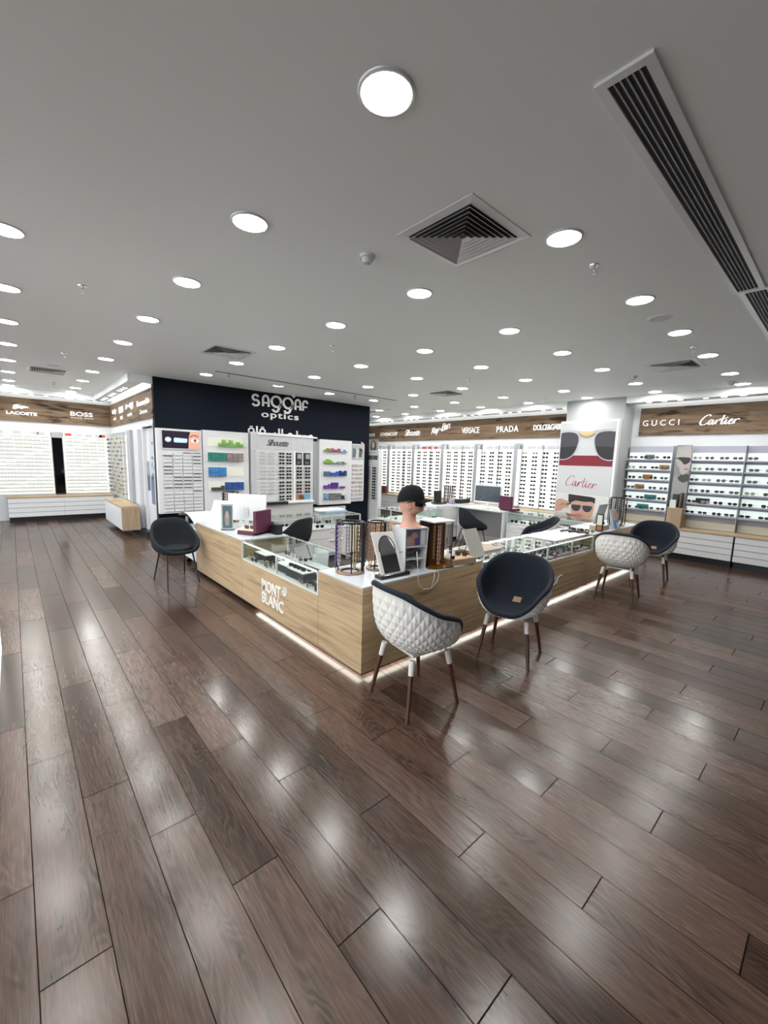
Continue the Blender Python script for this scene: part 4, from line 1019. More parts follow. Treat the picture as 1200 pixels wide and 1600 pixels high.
a5 = oak_module(-2.97, XR, 6.125, 8.0, 'oak_counter', 'far right oak counter with white top under the necklace stand')
def showcase(t, x0, x1, y0, y1, posts_x=(), posts_y=(), zt=ZTOP, open_back=True):
    """glass box above ZG with white aluminium posts"""
    MB().box(x0+.005, x1-.005, y0+.005, y1-.005, ZG-.012, ZG+.004, LAMI).build('tray_floor', t)
    fr = MB(); q = .009
    for x in (x0, x1-2*q):
        for y in (y0, y1-2*q): fr.box(x, x+2*q, y, y+2*q, ZG, zt-.008, ALU)
    for x in posts_x: fr.box(x-q, x+q, y0, y0+2*q, ZG, zt-.008, ALU); fr.box(x-q, x+q, y1-2*q, y1, ZG, zt-.008, ALU)
    for y in posts_y: fr.box(x1-2*q, x1, y-q, y+q, ZG, zt-.008, ALU); fr.box(x0, x0+2*q, y-q, y+q, ZG, zt-.008, ALU)
    for y in (y0, y1-2*q): fr.box(x0, x1, y, y+.012, zt-.016, zt-.008, ALU)
    for x in (x0, x1-.012): fr.box(x, x+.012, y0, y1, zt-.016, zt-.008, ALU)
    fr.build('frame', t)
    MB().box(x0, x1, y0, y1, zt-.008, zt, GLASS).build('glass_top', t)
    g = 0.004
    MB().box(x0+.001, x1-.001, y0+.001, y0+.001+g, ZG+.004, zt-.016, GLASS).build('glass_front', t)
    MB().box(x0+.001, x1-.001, y1-.001-g, y1-.001, ZG+.004, zt-.016, GLASS).build('glass_back', t)
    MB().box(x0+.001, x0+.001+g, y0+.006, y1-.006, ZG+.004, zt-.016, GLASS).build('glass_side', t)
    MB().box(x1-.001-g, x1-.001, y0+.006, y1-.006, ZG+.004, zt-.016, GLASS).build('glass_side', t)
showcase(a2, -4.636, -3.004, YF, 2.50, posts_x=(-3.79,))
showcase(a4, -2.97, XR, 3.425, 6.12, posts_y=(4.79, 5.45))
MB().box(-4.6, -3.04, YF+.012, YF+.022, ZTOP-.03, ZTOP-.017, CASEL).build('strip_light', a2)
MB().box(XR-.024, XR-.014, 3.46, 6.09, ZTOP-.03, ZTOP-.017, CASEL).build('strip_light', a4)
MB().box(-2.955, -2.945, 3.46, 6.09, ZTOP-.03, ZTOP-.017, CASEL).build('strip_light', a4)
# LED strips under the plinth line
tag(bx(-4.3, XR-.05, YF+.008, YF+.07, .040, .0435, LEDM).build('led_strip'), 'glowing LED strip under the front oak counter', 'light', 'LED strips under the counters')
tag(bx(XR-.07, XR-.008, YF+.075, 7.9, .040, .0435, LEDM).build('led_strip'), 'glowing LED strip under the right-hand oak counter run', 'light', 'LED strips under the counters')
# counter lettering
lf = plane_y(0, YF, 0); m = MB()
letters(m, 'MONT', lf, -4.10, -3.68, .30, .425, SIGNP, depth=.008, bold=.018, space=1.0); letters(m, 'BLANC', lf, -4.10, -3.62, .165, .285, SIGNP, depth=.008, bold=.018, space=1.0)
stroke(m, ell(-3.60, .405, .040, .040, 24), .010, lf, SIGNP, .008, closed=True)
for k in range(6):
    a = k*PI/3; m.poly([(-3.60+math.cos(a+d_)*r_, .405+math.sin(a+d_)*r_) for d_, r_ in ((-.45,.012),(0,.030),(.45,.012),(0,.006))], SIGNP, lf, .008)
tag(m.build('counter_lettering'), 'white bold two-line lettering with small round emblem on counter front', 'sign')
tag(script_word(MB(), plane_x(XR, 0, 0), 4.1, 5.22, .21, .42, SIGNP, wd=.10, depth=.008).build('counter_lettering'), 'white script lettering on right counter front, partly hidden by chair', 'sign')

# showcase contents, front
def tray(x, y, w_, d_, h_, label, n, nm='display_tray'):
    t = thing(nm, label, 'tray', (x, y, ZG+.004))
    MB().box(x, x+w_, y, y+d_, ZG+.004, ZG+.004+h_, BLACK).build('case_body', t)
    for k in range(n):
        MB().box(x+.01+k*(w_-.02)/n, x+(k+1)*(w_-.02)/n, y+.01, y+d_-.01, ZG+.004+h_, ZG+.012+h_, PAPER).build('pad', t)
    return t
tray(-4.55, 2.02, .30, .14, .075, 'black tray with white pads at left of the front showcase', 5)
tray(-3.98, 1.99, .26, .14, .07, 'black tray with white pads left of the showcase centre post', 4)
tray(-3.70, 1.97, .34, .14, .075, 'black tray with white pads right of the showcase centre post', 5)
tray(-3.34, 2.24, .30, .14, .05, 'black tray at back of the front showcase, right end', 5)
tray(-3.10, 1.93, .08, .16, .075, 'small black tray at right end of front showcase', 1)
tray(-3.85, 2.26, .34, .14, .04, 'flat black tray at back of the front showcase', 4)
k = 0
for r, (y, xs) in enumerate(((1.98, [-4.20,-4.06,-3.30,-3.16,-4.40]), (2.10, [-4.13,-3.28,-3.14,-3.42]), (2.20, [-4.50,-4.34,-4.18,-4.02,-3.62,-3.46,-3.3,-3.14]), (2.40, [-4.46,-4.28,-4.1,-3.1]))):
    for q, x in enumerate(xs):
        full_glasses([1,0,3,5][k % 4] if x > -3.6 else [4,1,0][k % 3], (x, y, ZG+.03), random.uniform(-.6, .6), 'sunglasses inside front glass showcase, %s row from the glass, %s placed' % (ORD[r], ORD[q]), 'sunglasses in the front showcase', .95); k += 1
for q in range(4):
    full_glasses([0,1,3,0][q], (-3.64+q*.08, 2.03, ZG+.115), 0.9, 'upright sunglasses on black tray right of centre post, %s from left' % ORD[q], 'sunglasses on black tray', .8)
t = thing('card_holder', 'clear acrylic sheet holder standing inside the front showcase', 'card holder', (-3.75, 2.42, ZG))
MB().hexa([(-3.98,2.44,ZG+.01),(-3.66,2.44,ZG+.01),(-3.66,2.446,ZG+.01),(-3.98,2.446,ZG+.01)], [(-3.96,2.47,ZG+.19),(-3.68,2.47,ZG+.19),(-3.68,2.476,ZG+.19),(-3.96,2.476,ZG+.19)], cm((.60,.61,.62))).build('sheet', t)
MB().box(-4.0,-3.64,2.38,2.45,ZG+.004,ZG+.012,LAMI).build('foot', t)
for r, (y, xs) in enumerate(((1.945, [-4.50,-4.38,-4.10,-3.36,-3.24]), (2.04, [-4.16,-3.30,-3.20]), (2.14, [-3.98,-3.36,-3.2,-3.08]))):
    for q, x in enumerate(xs):
        full_glasses([4,0,1][(q+r) % 3] if x < -4 else [0,1,3,2][(q+r) % 4], (x, y, ZG+.028), random.uniform(-.9, .3), 'folded sunglasses lying between the trays in front showcase, %s line, %s from left' % (ORD[r], ORD[q]), 'loose sunglasses in the front showcase', .95)
# contents, right
for r, x in enumerate((-2.47, -2.62)):
    for q in range(14):
        y = 3.62+q*.178
        full_glasses([0,1,3,2,5,1,0][(q*2+r) % 7], (x, y, ZG+(.055 if q % 3 else .04)), PI/2+random.uniform(-.25, .25)+PI, 'sunglasses standing in right glass showcase, %s row behind the glass, %s from the near end' % (('front', 'second')[r], ORD[q]), 'sunglasses in the right showcase', 1.0)
        if q % 3 == 0 and r == 0:
            tt = thing('display_tray', 'white sunglasses tray in right glass showcase, %s from the near end' % ORD[q//3], 'tray', (x, y+.15, ZG+.004), 0, 'white trays in the right showcase')
            MB().box(x-.17, x+.06, y-.06, y+.42, ZG+.004, ZG+.012, RED).build('red_mat', tt); MB().box(x-.12, x+.045, y-.03, y+.36, ZG+.012, ZG+.028, LAMI).build('tray_pad', tt)
SHV = thing('case_shelf', 'white back shelf with sunglasses inside the right glass showcase', 'shelf', (-2.85, 4.8, ZG))
MB().box(-2.955, -2.74, 3.6, 6.05, ZG+.004, ZG+.05, LAMI).build('shelf_board', SHV)
for q in range(12):
    for r, x in enumerate((-2.79, -2.89)):
        simple_glasses([1,0,3,2,1][(q+r) % 5], (x, 3.72+q*.195, ZG+.075), PI/2+PI+random.uniform(-.2,.2), 'sunglasses on white back shelf of right showcase, %s line, %s from near end' % (('first', 'second')[r], ORD[q]), 'sunglasses on the white back shelf', 1.0)

# inner counters: left arm, far-left block, far arm
def white_cab(x0, x1, y0, y1, label, face, zt=ZG, n=2, grp='white inner cabinets'):
    t = thing('white_cabinet', label, 'cabinet', ((x0+x1)/2, (y0+y1)/2, 0), 0, grp)
    MB().box(x0, x1, y0, y1, .05, zt-.012, LAMI).build('carcass', t)
    MB().box(x0+.05, x1-.05, y0+.05, y1-.05, 0, .05, BLACK).build('plinth', t)
    for k in range(n):
        for (za, zb) in ((.06, .36), (.365, zt-.02)):
            if face == 'x':
                a = y0+(y1-y0)*k/n+.004; b_ = y0+(y1-y0)*(k+1)/n-.004
                d_ = MB().box(x1, x1+.016, a, b_, za, zb, LAMI).build('drawer', t)
                MB().box(x1+.016, x1+.036, (a+b_)/2-.13, (a+b_)/2+.13, zb-.05, zb-.03, LGREY).build('handle', d_)
                if za < .1: MB().cyl((x1+.014, (a+b_)/2, zb-.03), (x1+.022, (a+b_)/2, zb-.03), .012, .012, BLK, 12).build('lock', d_)
            else:
                a = x0+(x1-x0)*k/n+.004; b_ = x0+(x1-x0)*(k+1)/n-.004
                d_ = MB().box(a, b_, y0-.016, y0, za, zb, LAMI).build('drawer', t)
                MB().box((a+b_)/2-.12, (a+b_)/2+.12, y0-.036, y0-.016, zb-.05, zb-.03, LGREY).build('handle', d_)
                if za < .1: MB().cyl(((a+b_)/2, y0-.022, zb-.03), ((a+b_)/2, y0-.014, zb-.03), .012, .012, BLK, 12).build('lock', d_)
    return t
i1 = white_cab(-6.48, -5.90, 2.52, 4.62, 'white drawer cabinet with glass showcase in front of the black wall', 'x'); showcase(i1, -6.48, -5.87, 2.52, 4.62, posts_y=(3.42, 4.0))
i2 = thing('showcase_counter', 'far low showcase with oak end panel, seen beyond the mannequin head', 'counter', (-6.1, 6.0, 0))
MB().box(-6.48, -5.60, 5.50, 6.60, .035, ZG-.012, OAK).build('carcass', i2); MB().box(-6.4, -5.7, 5.6, 6.5, 0, .035, BLACK).build('plinth', i2)
showcase(i2, -6.48, -5.60, 5.50, 6.60, posts_x=(-6.04,))
MB().box(-6.47, -5.61, 5.51, 6.59, ZG+.004, ZG+.008, LAMI).build('liner', i2)
i3 = white_cab(-6.48, -5.86, 6.62, 7.98, 'white corner cabinet left of the computer desk', 'x', zt=.80, n=1)
i4 = white_cab(-4.62, -2.98, 7.42, 8.0, 'white drawer cabinet with glass showcase below the pillar poster', 'y', n=2); showcase(i4, -4.62, -2.98, 7.40, 8.0, posts_x=(-3.8,))
t = thing('computer_desk', 'white desk carrying computer monitor in the far corner', 'desk', (-5.2, 7.6, 0))
MB().box(-5.81, -4.63, 7.30, 8.0, .73, .757, LAMI).build('desk_top', t); MB().box(-4.68, -4.64, 7.32, 7.98, 0, .73, LGREY).build('side_panel', t); MB().box(-5.81, -5.77, 7.32, 7.98, 0, .73, LGREY).build('side_panel', t)
MB().box(-5.77, -4.68, 7.85, 7.88, .1, .73, GREY).build('modesty_panel', t)
k = 0
for (x0, x1, y0, y1, nx, ny, lb) in ((-6.38, -5.98, 2.7, 4.5, 2, 9, 'showcase before the black wall'), (-6.36, -5.74, 5.66, 6.46, 3, 3, 'far low showcase with oak end'), (-4.5, -3.1, 7.5, 7.85, 8, 2, 'showcase below the pillar poster')):
    for a in range(nx):
        for b_ in range(ny):
            x = x0+(x1-x0)*a/max(nx-1,1); y = y0+(y1-y0)*b_/max(ny-1,1)
            if (a*3+b_) % 4 == 1: continue
            simple_glasses([0,1,3,4,0][k % 5], (x, y, ZG+.03), (PI/2 if nx < 4 else PI)+random.uniform(-.5,.5), 'sunglasses in the %s, %s across, %s along' % (lb, ORD[a], ORD[b_]), 'sunglasses in '+lb, 1.1); k += 1
# sunglasses heap on the drawer front under the pillar poster
for q in range(7):
    simple_glasses(q, (-4.4+q*.12, 7.36-.02*(q % 2), .56), PI+random.uniform(-.5,.5), 'sunglasses lying at the edge of the cabinet right of desk, %s from left' % ORD[q], 'sunglasses at the cabinet edge', 1.1) if False else None

# ================================================================== CHAIRS
def interp(tab, x):
    n_ = len(tab); sl = []
    for i in range(n_):
        if i in (0, n_-1): sl.append(0.0); continue
        d0_ = (tab[i][1]-tab[i-1][1])/(tab[i][0]-tab[i-1][0]); d1_ = (tab[i+1][1]-tab[i][1])/(tab[i+1][0]-tab[i][0]); sl.append((d0_+d1_)/2)
    for i in range(n_-1):
        (a, va), (b, vb) = tab[i], tab[i+1]
        if x <= b:
            h = b-a; t_ = (x-a)/h
            return (2*t_**3-3*t_*t_+1)*va+(t_**3-2*t_*t_+t_)*h*sl[i]+(-2*t_**3+3*t_*t_)*vb+(t_**3-t_*t_)*h*sl[i+1]
    return tab[-1][1]
def shell_pt(th, t_, hw, hd, z0, tab, lean, off=0.0, dz=0.0, front=1.0):
    a = abs((th+PI) % (2*PI)-PI); s = interp(tab, math.degrees(a))     # a=0 back
    c_, s_ = math.cos(th), math.sin(th); e = 0.82
    X = hw*math.copysign(abs(s_)**e, s_); Y = -hd*math.copysign(abs(c_)**e, c_)
    if Y > 0: Y *= front
    k = 1-(1-t_)**2.3; sc = (k*(1+lean*s*t_**2)); r = math.hypot(X, Y) or 1e-6
    zr = z0+0.02+s; z = z0+(zr-z0)*t_**2.6
    nx, ny = X/r, Y/r; ot = off*min(1, t_*1.6)
    return (X*sc+nx*ot, Y*sc+ny*ot, z+dz-off*(1-min(1, t_*1.15))*0.9)
UNO = [(0, .41), (30, .395), (60, .33), (95, .235), (122, .175), (145, .07), (165, .005), (180, -.005)]
def bucket_chair(label, loc, rz):
    t = thing('bucket_armchair', label, 'chair', loc, rz, None)
    hw, hd, z0, ln = .275, .255, .445, .09
    n = 72; P = []
    for i in range(n):
        th = 2*PI*i/n; row = [shell_pt(th, j/16, hw, hd, z0, UNO, ln) for j in range(17)]
        x, y, z = row[-1]; r = math.hypot(x, y); nx, ny = x/r, y/r
        for d, h in ((.008,.014),(.020,.020),(.034,.016),(.042,.002),(.040,-.014)): row.append((x+nx*d, y+ny*d, z+h))
        P.append(row)
    MB().grid(P, NAVY, True, cu=True).build('upholstery', t, world=False)
    n = 60; m_ = 15; V = []; F = []
    for i in range(n):
        for j in range(m_+1):
            d = .030 if j in (0, m_) else (.0355 if (i+j) % 2 else .0275)
            V.append(shell_pt(2*PI*i/n, j/m_, hw, hd, z0, UNO, ln, off=d, dz=-.012))
    for i in range(n):
        for j in range(m_):
            q_ = [i*(m_+1)+j, ((i+1) % n)*(m_+1)+j, ((i+1) % n)*(m_+1)+j+1, i*(m_+1)+j+1]
            if (i+j) % 2 == 0: F += [(q_[0],q_[1],q_[2]), (q_[0],q_[2],q_[3])]
            else: F += [(q_[0],q_[1],q_[3]), (q_[1],q_[2],q_[3])]
    sh = MB(); sh.add(V, F, SHELL); sh.build('shell', t, world=False)
    fr = MB().box(-.13,.13,-.12,.12,.392,.408,SHELL); fr.build('under_plate', t, world=False)
    for sx in (-1, 1):
        for sy in (-1, 1):
            a = Vector((sx*.165, sy*.155, .40)); b = Vector((sx*.225, sy*.225, .0)); mid = a+(b-a)*.24
            lg_ = MB().cyl(mid, b, .0175, .0125, LEGW, 14).build('leg', t, world=False)
            MB().cyl(a, mid, .0215, .0195, SHELL, 14).build('sleeve', lg_, world=False)
    if True:
        tg = MB(); Y0, Y1, Z0, Z1 = -.178, -.118, .492, .462
        tg.add([(-.036,Y0,Z0),(.036,Y0,Z0),(.036,Y1,Z1),(-.036,Y1,Z1),(-.036,Y0,Z0+.005),(.036,Y0,Z0+.005),(.036,Y1,Z1+.005),(-.036,Y1,Z1+.005)], [(0,3,2,1),(4,5,6,7),(0,1,5,4),(1,2,6,5),(2,3,7,6),(3,0,4,7)], TAG)
        tg.build('leather_tag', t, world=False)
    return t
c1 = bucket_chair('white faceted bucket armchair with navy lining, nearest the camera at counter corner', (-1.955, 2.06, 0), -.13)
def chair_copy(src, loc, rz, label):
    o = dup(src, loc, rz, label); return o
chair_copy(c1, (-1.895, 3.23, 0), PI+.28, 'navy-lined bucket armchair turned to face the camera, seat tag showing')
chair_copy(c1, (-1.94, 5.93, 0), .15, 'white quilted bucket armchair seen from behind, further along the right counter')
chair_copy(c1, (-1.95, 7.28, 0), PI+.15, 'dark-seated bucket armchair facing us, farthest along the right counter')
chair_copy(c1, (-3.32, 6.28, 0), 2.2, 'bucket armchair inside the island behind the right glass showcase')
SC2 = [(0, .38), (40, .35), (70, .24), (100, .13), (130, .06), (155, .01), (180, .0)]
def shell_chair(label, loc, rz, fab):
    t = thing('upholstered_chair', label, 'chair', loc, rz)
    hw, hd, z0, ln = .25, .235, .43, .04
    n = 56; P = []
    for i in range(n):
        th = 2*PI*i/n; row = [shell_pt(th, j/14, hw, hd, z0, SC2, ln) for j in range(15)]
        x, y, z = row[-1]; r = math.hypot(x, y); nx, ny = x/r, y/r
        for d, h in ((.008,.010),(.020,.014),(.032,.008),(.038,-.004)): row.append((x+nx*d, y+ny*d, z+h))
        for j in range(14, -1, -1): row.append(shell_pt(th, j/14, hw, hd, z0, SC2, ln, off=.038, dz=-.014))
        P.append(row)
    MB().grid(P, fab, True, cu=True).build('seat_shell', t, world=False)
    P = []
    for i in range(32):
        th = 2*PI*i/32; P.append([(.195*q*math.sin(th), .185*q*math.cos(th)+.01, z_) for q, z_ in ((1.0,.452),(1.03,.468),(.98,.484),(.8,.492),(.4,.494),(.001,.494))])
    MB().grid(P, fab, True, cu=True).build('seat_cushion', t, world=False)
    for sx in (-1, 1):
        for sy in (-1, 1): MB().cyl((sx*.16, sy*.14, .41), (sx*.20, sy*.24+(.0 if sy > 0 else -.04), 0), .011, .008, BLK, 10).build('leg', t, world=False)
    return t
s1 = shell_chair('charcoal upholstered chair with thin black legs at left end of the oak counter', (-5.98, 1.56, 0), -PI/2+.08, CHAR)
chair_copy(s1, (-4.95, 6.72, 0), -.45, 'black upholstered chair at the computer desk in the far corner')
chair_copy(s1, (-5.52, 3.05, 0), PI*.62, 'small black chair inside the island behind the front showcase')

# ================================================================== COUNTER-TOP THINGS
ZC = ZTOP
def ring(mb, c, r0, r1, z0, z1, m, n=36):
    P = []
    for k in range(n):
        a = 2*PI*k/n; ca, sa = math.cos(a), math.sin(a)
        P.append([(c[0]+ca*r0, c[1]+sa*r0, z0), (c[0]+ca*r1, c[1]+sa*r1, z0), (c[0]+ca*r1, c[1]+sa*r1, z1), (c[0]+ca*r0, c[1]+sa*r0, z1), (c[0]+ca*r0, c[1]+sa*r0, z0)])
    return mb.grid(P, m, False, cu=True)
def chain(x, y, zt, zb, m, label, grp, w_=.012, beads=True, r=.0045, rz=0):
    mb = MB(); c_, s_ = math.cos(rz)*w_, math.sin(rz)*w_
    pts = [(x-c_, y-s_, zt)]+[(x-c_*(1+.3*math.sin(k)), y-s_, zt-(zt-zb)*k/10) for k in range(1, 10)]+[(x, y, zb)]+[(x+c_*(1+.3*math.cos(k)), y+s_, zt-(zt-zb)*k/10) for k in range(9, 0, -1)]+[(x+c_, y+s_, zt)]
    mb.tube(pts, r, m, 5)
    if beads:
        for k in range(0, len(pts)-1):
            p = Vector(pts[k]).lerp(Vector(pts[k+1]), .5); mb.cyl(p+Vector((0,0,-r*1.9)), p+Vector((0,0,r*1.9)), r*1.9, r*1.9, m, 6)
    return tag(mb.build('eyewear_chain'), label, 'chain', grp)
def carousel(c, r, h, posts, label, strands, nm):
    t = thing('chain_carousel', label, 'display stand', (c[0], c[1], ZC))
    ring(MB(), c, r*.66, r, ZC, ZC+.012, TAG).build('base_ring', t)
    ring(MB(), c, r*.60, r*.66, ZC, ZC+.014, BLK).build('inner_rim', t)
    ring(MB(), c, r*.66, r*.9, ZC+h-.012, ZC+h, BLK).build('top_ring', t)
    for a, rr in posts: MB().cyl((c[0]+math.cos(a)*r*.85, c[1]+math.sin(a)*r*.85, ZC+.01), (c[0]+math.cos(a)*r*.85, c[1]+math.sin(a)*r*.85, ZC+h-.01), rr, rr, BLK, 10).build('post', t)
    for k in range(10):
        a = k*2*PI/10; p = (c[0]+math.cos(a)*r*.8, c[1]+math.sin(a)*r*.8, ZC+h-.02); MB().tube([(p[0], p[1], ZC+h-.01), (p[0]+math.cos(a)*.03, p[1]+math.sin(a)*.03, ZC+h-.018), (p[0]+math.cos(a)*.038, p[1]+math.sin(a)*.038, ZC+h-.008)], .002, BLK, 5).build('hook', t)
    for (a, m_, w_, b, lb) in strands:
        chain(c[0]+math.cos(a)*r*1.0, c[1]+math.sin(a)*r*1.0, ZC+h-.02, ZC+.03+b, m_, lb, None, w_=w_, rz=a+PI/2)
PUR = mat('purple_bead', (.10,.05,.28), .4); LEO = mat('leopard', (.42,.24,.13), .5); GRYB = mat('grey_bead', (.35,.35,.36), .4); BRN = mat('brown_bead', (.10,.05,.03), .4)
carousel((-2.80, 2.10), .125, .44, [(2.2,.006),(-.55,.006),(.75,.015),(3.9,.006)], 'round black and oak chain carousel at left of the counter corner', [
    (4.15, PUR, .012, 0, 'purple beaded eyewear chain on the left carousel'), (3.7, BLK, .012, 0, 'black eyewear chain on left carousel beside the purple one'), (-1.5, GRYB, .012, .04, 'pale grey chain hanging on front of the left carousel'),
    (-.35, GOLD, .010, .02, 'gold chain hanging at front of the left carousel'), (2.7, GRYB, .012, .05, 'silver chain at back left of the left carousel'), (1.9, BRN, .012, .02, 'brown chain at back of the left carousel'), (1.3, BLK, .014, 0, 'thick black chain at back right of left carousel')], 0)
carousel((-2.76, 2.36), .095, .43, [(2.0,.006),(-.9,.007),(.3,.012)], 'smaller chain carousel hung with leopard straps behind the first', [
    (-1.3, LEO, .014, 0, 'leopard patterned eyewear strap on the second carousel'), (-.8, LEO, .012, .03, 'second leopard strap nearer the arched mirror'), (-.3, BRN, .010, 0, 'brown chain on the second carousel near arched mirror'), (.9, GRYB, .012, .05, 'silver chain at back of the second carousel')], 1)
# arched mirror sign
t = thing('arched_mirror', 'white tabletop board with arched mirror on black base at counter corner', 'mirror', (-2.48, 2.31, ZC), math.radians(-3))
MB().box(-.045, .045, -.16, .15, 0, .03, BLK).build('base', t, world=False, bevel=.004)
to_b = lambda u, v, d: (.0+d-v*.42, -.145+u*1.0, .028+v)
b = MB(); fr_ = [(.01,0),(.26,0),(.225,.325),(.0,.335)]
b.poly(fr_, SHELL, to_b, .014); b.build('board', t, world=False)
ar = [(.045,.01),(.215,.01),(.210,.18)]+[(.125+.085*math.cos(a), .19+.11*math.sin(a)) for a in [k*PI/14 for k in range(15)]]+[(.04,.18)]
to_m = lambda u, v, d: to_b(u, v, .014+d)
MB().poly(ar, MIRROR, to_m, .002).build('mirror_glass', t, world=False)
sb = MB(); stroke(sb, ar[2:], .006, to_m, BLK, .004); sb.build('arch_trim', t, world=False)

# mannequin tower
TX, TY, TR = -2.555, 2.565, math.radians(-13)
t = thing('display_tower', 'white tapered tower with photo panel and sunglasses niches under the mannequin head', 'display stand', (TX, TY, ZC), TR)
H_ = .395
def q4(h, z, s=1): return [(-h, -h, z), (h, -h, z), (h, h, z), (-h, h, z)]
tw = MB()
w0, w1 = .105, .118
# built as an open box on the +X side: back, two sides, top, bottom, shelves
tw.hexa([(-w0,-w0,0),(-w0+.02,-w0,0),(-w0+.02,w0,0),(-w0,w0,0)], [(-w1,-w1,H_),(-w1+.02,-w1,H_),(-w1+.02,w1,H_),(-w1,w1,H_)], LAMI)
tw.hexa([(-w0,-w0,0),(w0,-w0,0),(w0,-w0+.008,0),(-w0,-w0+.008,0)], [(-w1,-w1,H_),(w1,-w1,H_),(w1,-w1+.008,H_),(-w1,-w1+.008,H_)], LAMI)
tw.hexa([(-w0,w0-.008,0),(w0,w0-.008,0),(w0,w0,0),(-w0,w0,0)], [(-w1,w1-.008,H_),(w1,w1-.008,H_),(w1,w1,H_),(-w1,w1,H_)], LAMI)
tw.box(-w1, w1, -w1, w1, H_-.01, H_, LAMI).box(-w0, w0, -w0, w0, 0, .02, LAMI)
tw.box(-.10, .105, -.10, .10, .115, .125, LAMI).box(-.10, .107, -.105, .105, .225, .24, LAMI)
tw.build('body', t, world=False)
MB().box(-.09, .108, -.107, .107, .24, H_-.01, cm((.34,.33,.38))).build('photo_panel', t, world=False)
pp = lambda u, v, d: (.108+d, -.095+u, .245+v); m = MB()
m.poly([(0,0),(.13,0),(.13,.135),(0,.135)], cm((.10,.08,.13)), pp, .002)
m.poly(smooth_line([(.03,0),(.025,.06),(.05,.10),(.08,.11),(.11,.08),(.12,0)],4), cm((.34,.20,.15)), pp, .003)
m.poly([(.0,.0),(.03,.0),(.05,.05),(.02,.08),(0,.07)], cm((.40,.24,.18)), pp, .004)
m.poly([(.075,.06),(.12,.07),(.13,.0),(.08,0)], cm((.07,.06,.22)), pp, .004)
m.poly([(.14,0),(.185,0),(.185,.135),(.14,.135)], cm((.58,.60,.66)), pp, .002); m.build('photo_print', t, world=False)
for k, z in enumerate((.155, .05)):
    a = TR; lx, ly = .07, .0
    full_glasses(0 if k else 3, (TX+math.cos(a)*.105, TY+math.sin(a)*.105, ZC+z+.02), TR+PI/2+.5, 'black sunglasses in the %s niche of the white tower' % ('upper', 'lower')[k], 'sunglasses in the white tower', 1.15)
# white cord with loop hanging off the tower
m = MB(); m.tube([(-2.40,2.50,ZC+.20),(-2.375,2.49,ZC+.10),(-2.365,2.49,ZC+.0),(-2.362,2.50,ZC-.08),(-2.362,2.56,ZC-.13),(-2.362,2.66,ZC-.14),(-2.362,2.74,ZC-.09),(-2.364,2.76,ZC-.03),(-2.37,2.73,ZC+.008),(-2.42,2.71,ZC+.004)], .003, SHELL, 6)
m.tube([(-2.362,2.66,ZC-.135),(-2.36,2.69,ZC-.07),(-2.365,2.70,ZC+.006),(-2.42,2.69,ZC+.004)], .003, SHELL, 6)
tag(m.build('cord'), 'thin white cord looping over the counter edge below the white tower', 'cord')
# mannequin head
HR = math.radians(-47)
hd = thing('mannequin_head', 'flesh-coloured mannequin head in profile on the white tower', 'mannequin', (-2.535, 2.545, ZC+H_), HR)
PR_ = [ # z, back y, front y, half width
 (0.000,-.095,.100,.085),(.010,-.092,.094,.080),(.022,-.080,.072,.066),(.05,-.074,.052,.058),(.09,-.070,.046,.056),(.112,-.072,.050,.057),(.122,-.076,.074,.059),(.132,-.082,.096,.062),(.145,-.088,.104,.066),
 (.160,-.094,.103,.070),(.175,-.098,.106,.073),(.19,-.102,.104,.075),(.205,-.105,.106,.076),(.22,-.107,.100,.077),(.24,-.108,.104,.078),(.265,-.108,.104,.078),(.29,-.102,.098,.075),(.31,-.088,.082,.066),(.328,-.058,.050,.046),(.337,-.01,.006,.006)]
P = []; nA = 40
for k in range(nA):
    a = 2*PI*k/nA; row = []
    for (z, yb, yf, hw_) in PR_:
        cy_ = (yb+yf)/2; hy = (yf-yb)/2; x = hw_*math.sin(a); y = cy_+hy*math.cos(a)
        fa = math.exp(-(((a+PI) % (2*PI)-PI)/.17)**2)
        nose = .022*math.exp(-((z-.187)/.012)**2)+.016*math.exp(-((z-.202)/.012)**2)+.008*math.exp(-((z-.216)/.01)**2)
        lip = .008*math.exp(-((z-.160)/.006)**2)
        y += fa*(nose+lip)
        for ex in (.42, -.42):   # eye sockets
            y -= .007*math.exp(-((((a+PI) % (2*PI)-PI)-ex)/.2)**2)*math.exp(-((z-.222)/.012)**2)
        row.append((x, y, z))
    P.append(row)
mb = MB(); mb.grid(P, SKIN, True, cu=True); mb.add([P[k][0] for k in range(nA)], [tuple(range(nA))], SKIN)
for sx in (-1, 1):
    e = []; 
    for k in range(14):
        a = 2*PI*k/14; e.append([(sx*(.069+dd), -.008+math.cos(a)*.014*s__-dd*.3, .186+math.sin(a)*.028*s__) for dd, s__ in ((0,1.0),(.010,1.1),(.013,.95),(.008,.6),(.006,.05))])
    mb.grid(e, SKIN, True, cu=True)
mb.build('head_and_neck', hd, world=False)
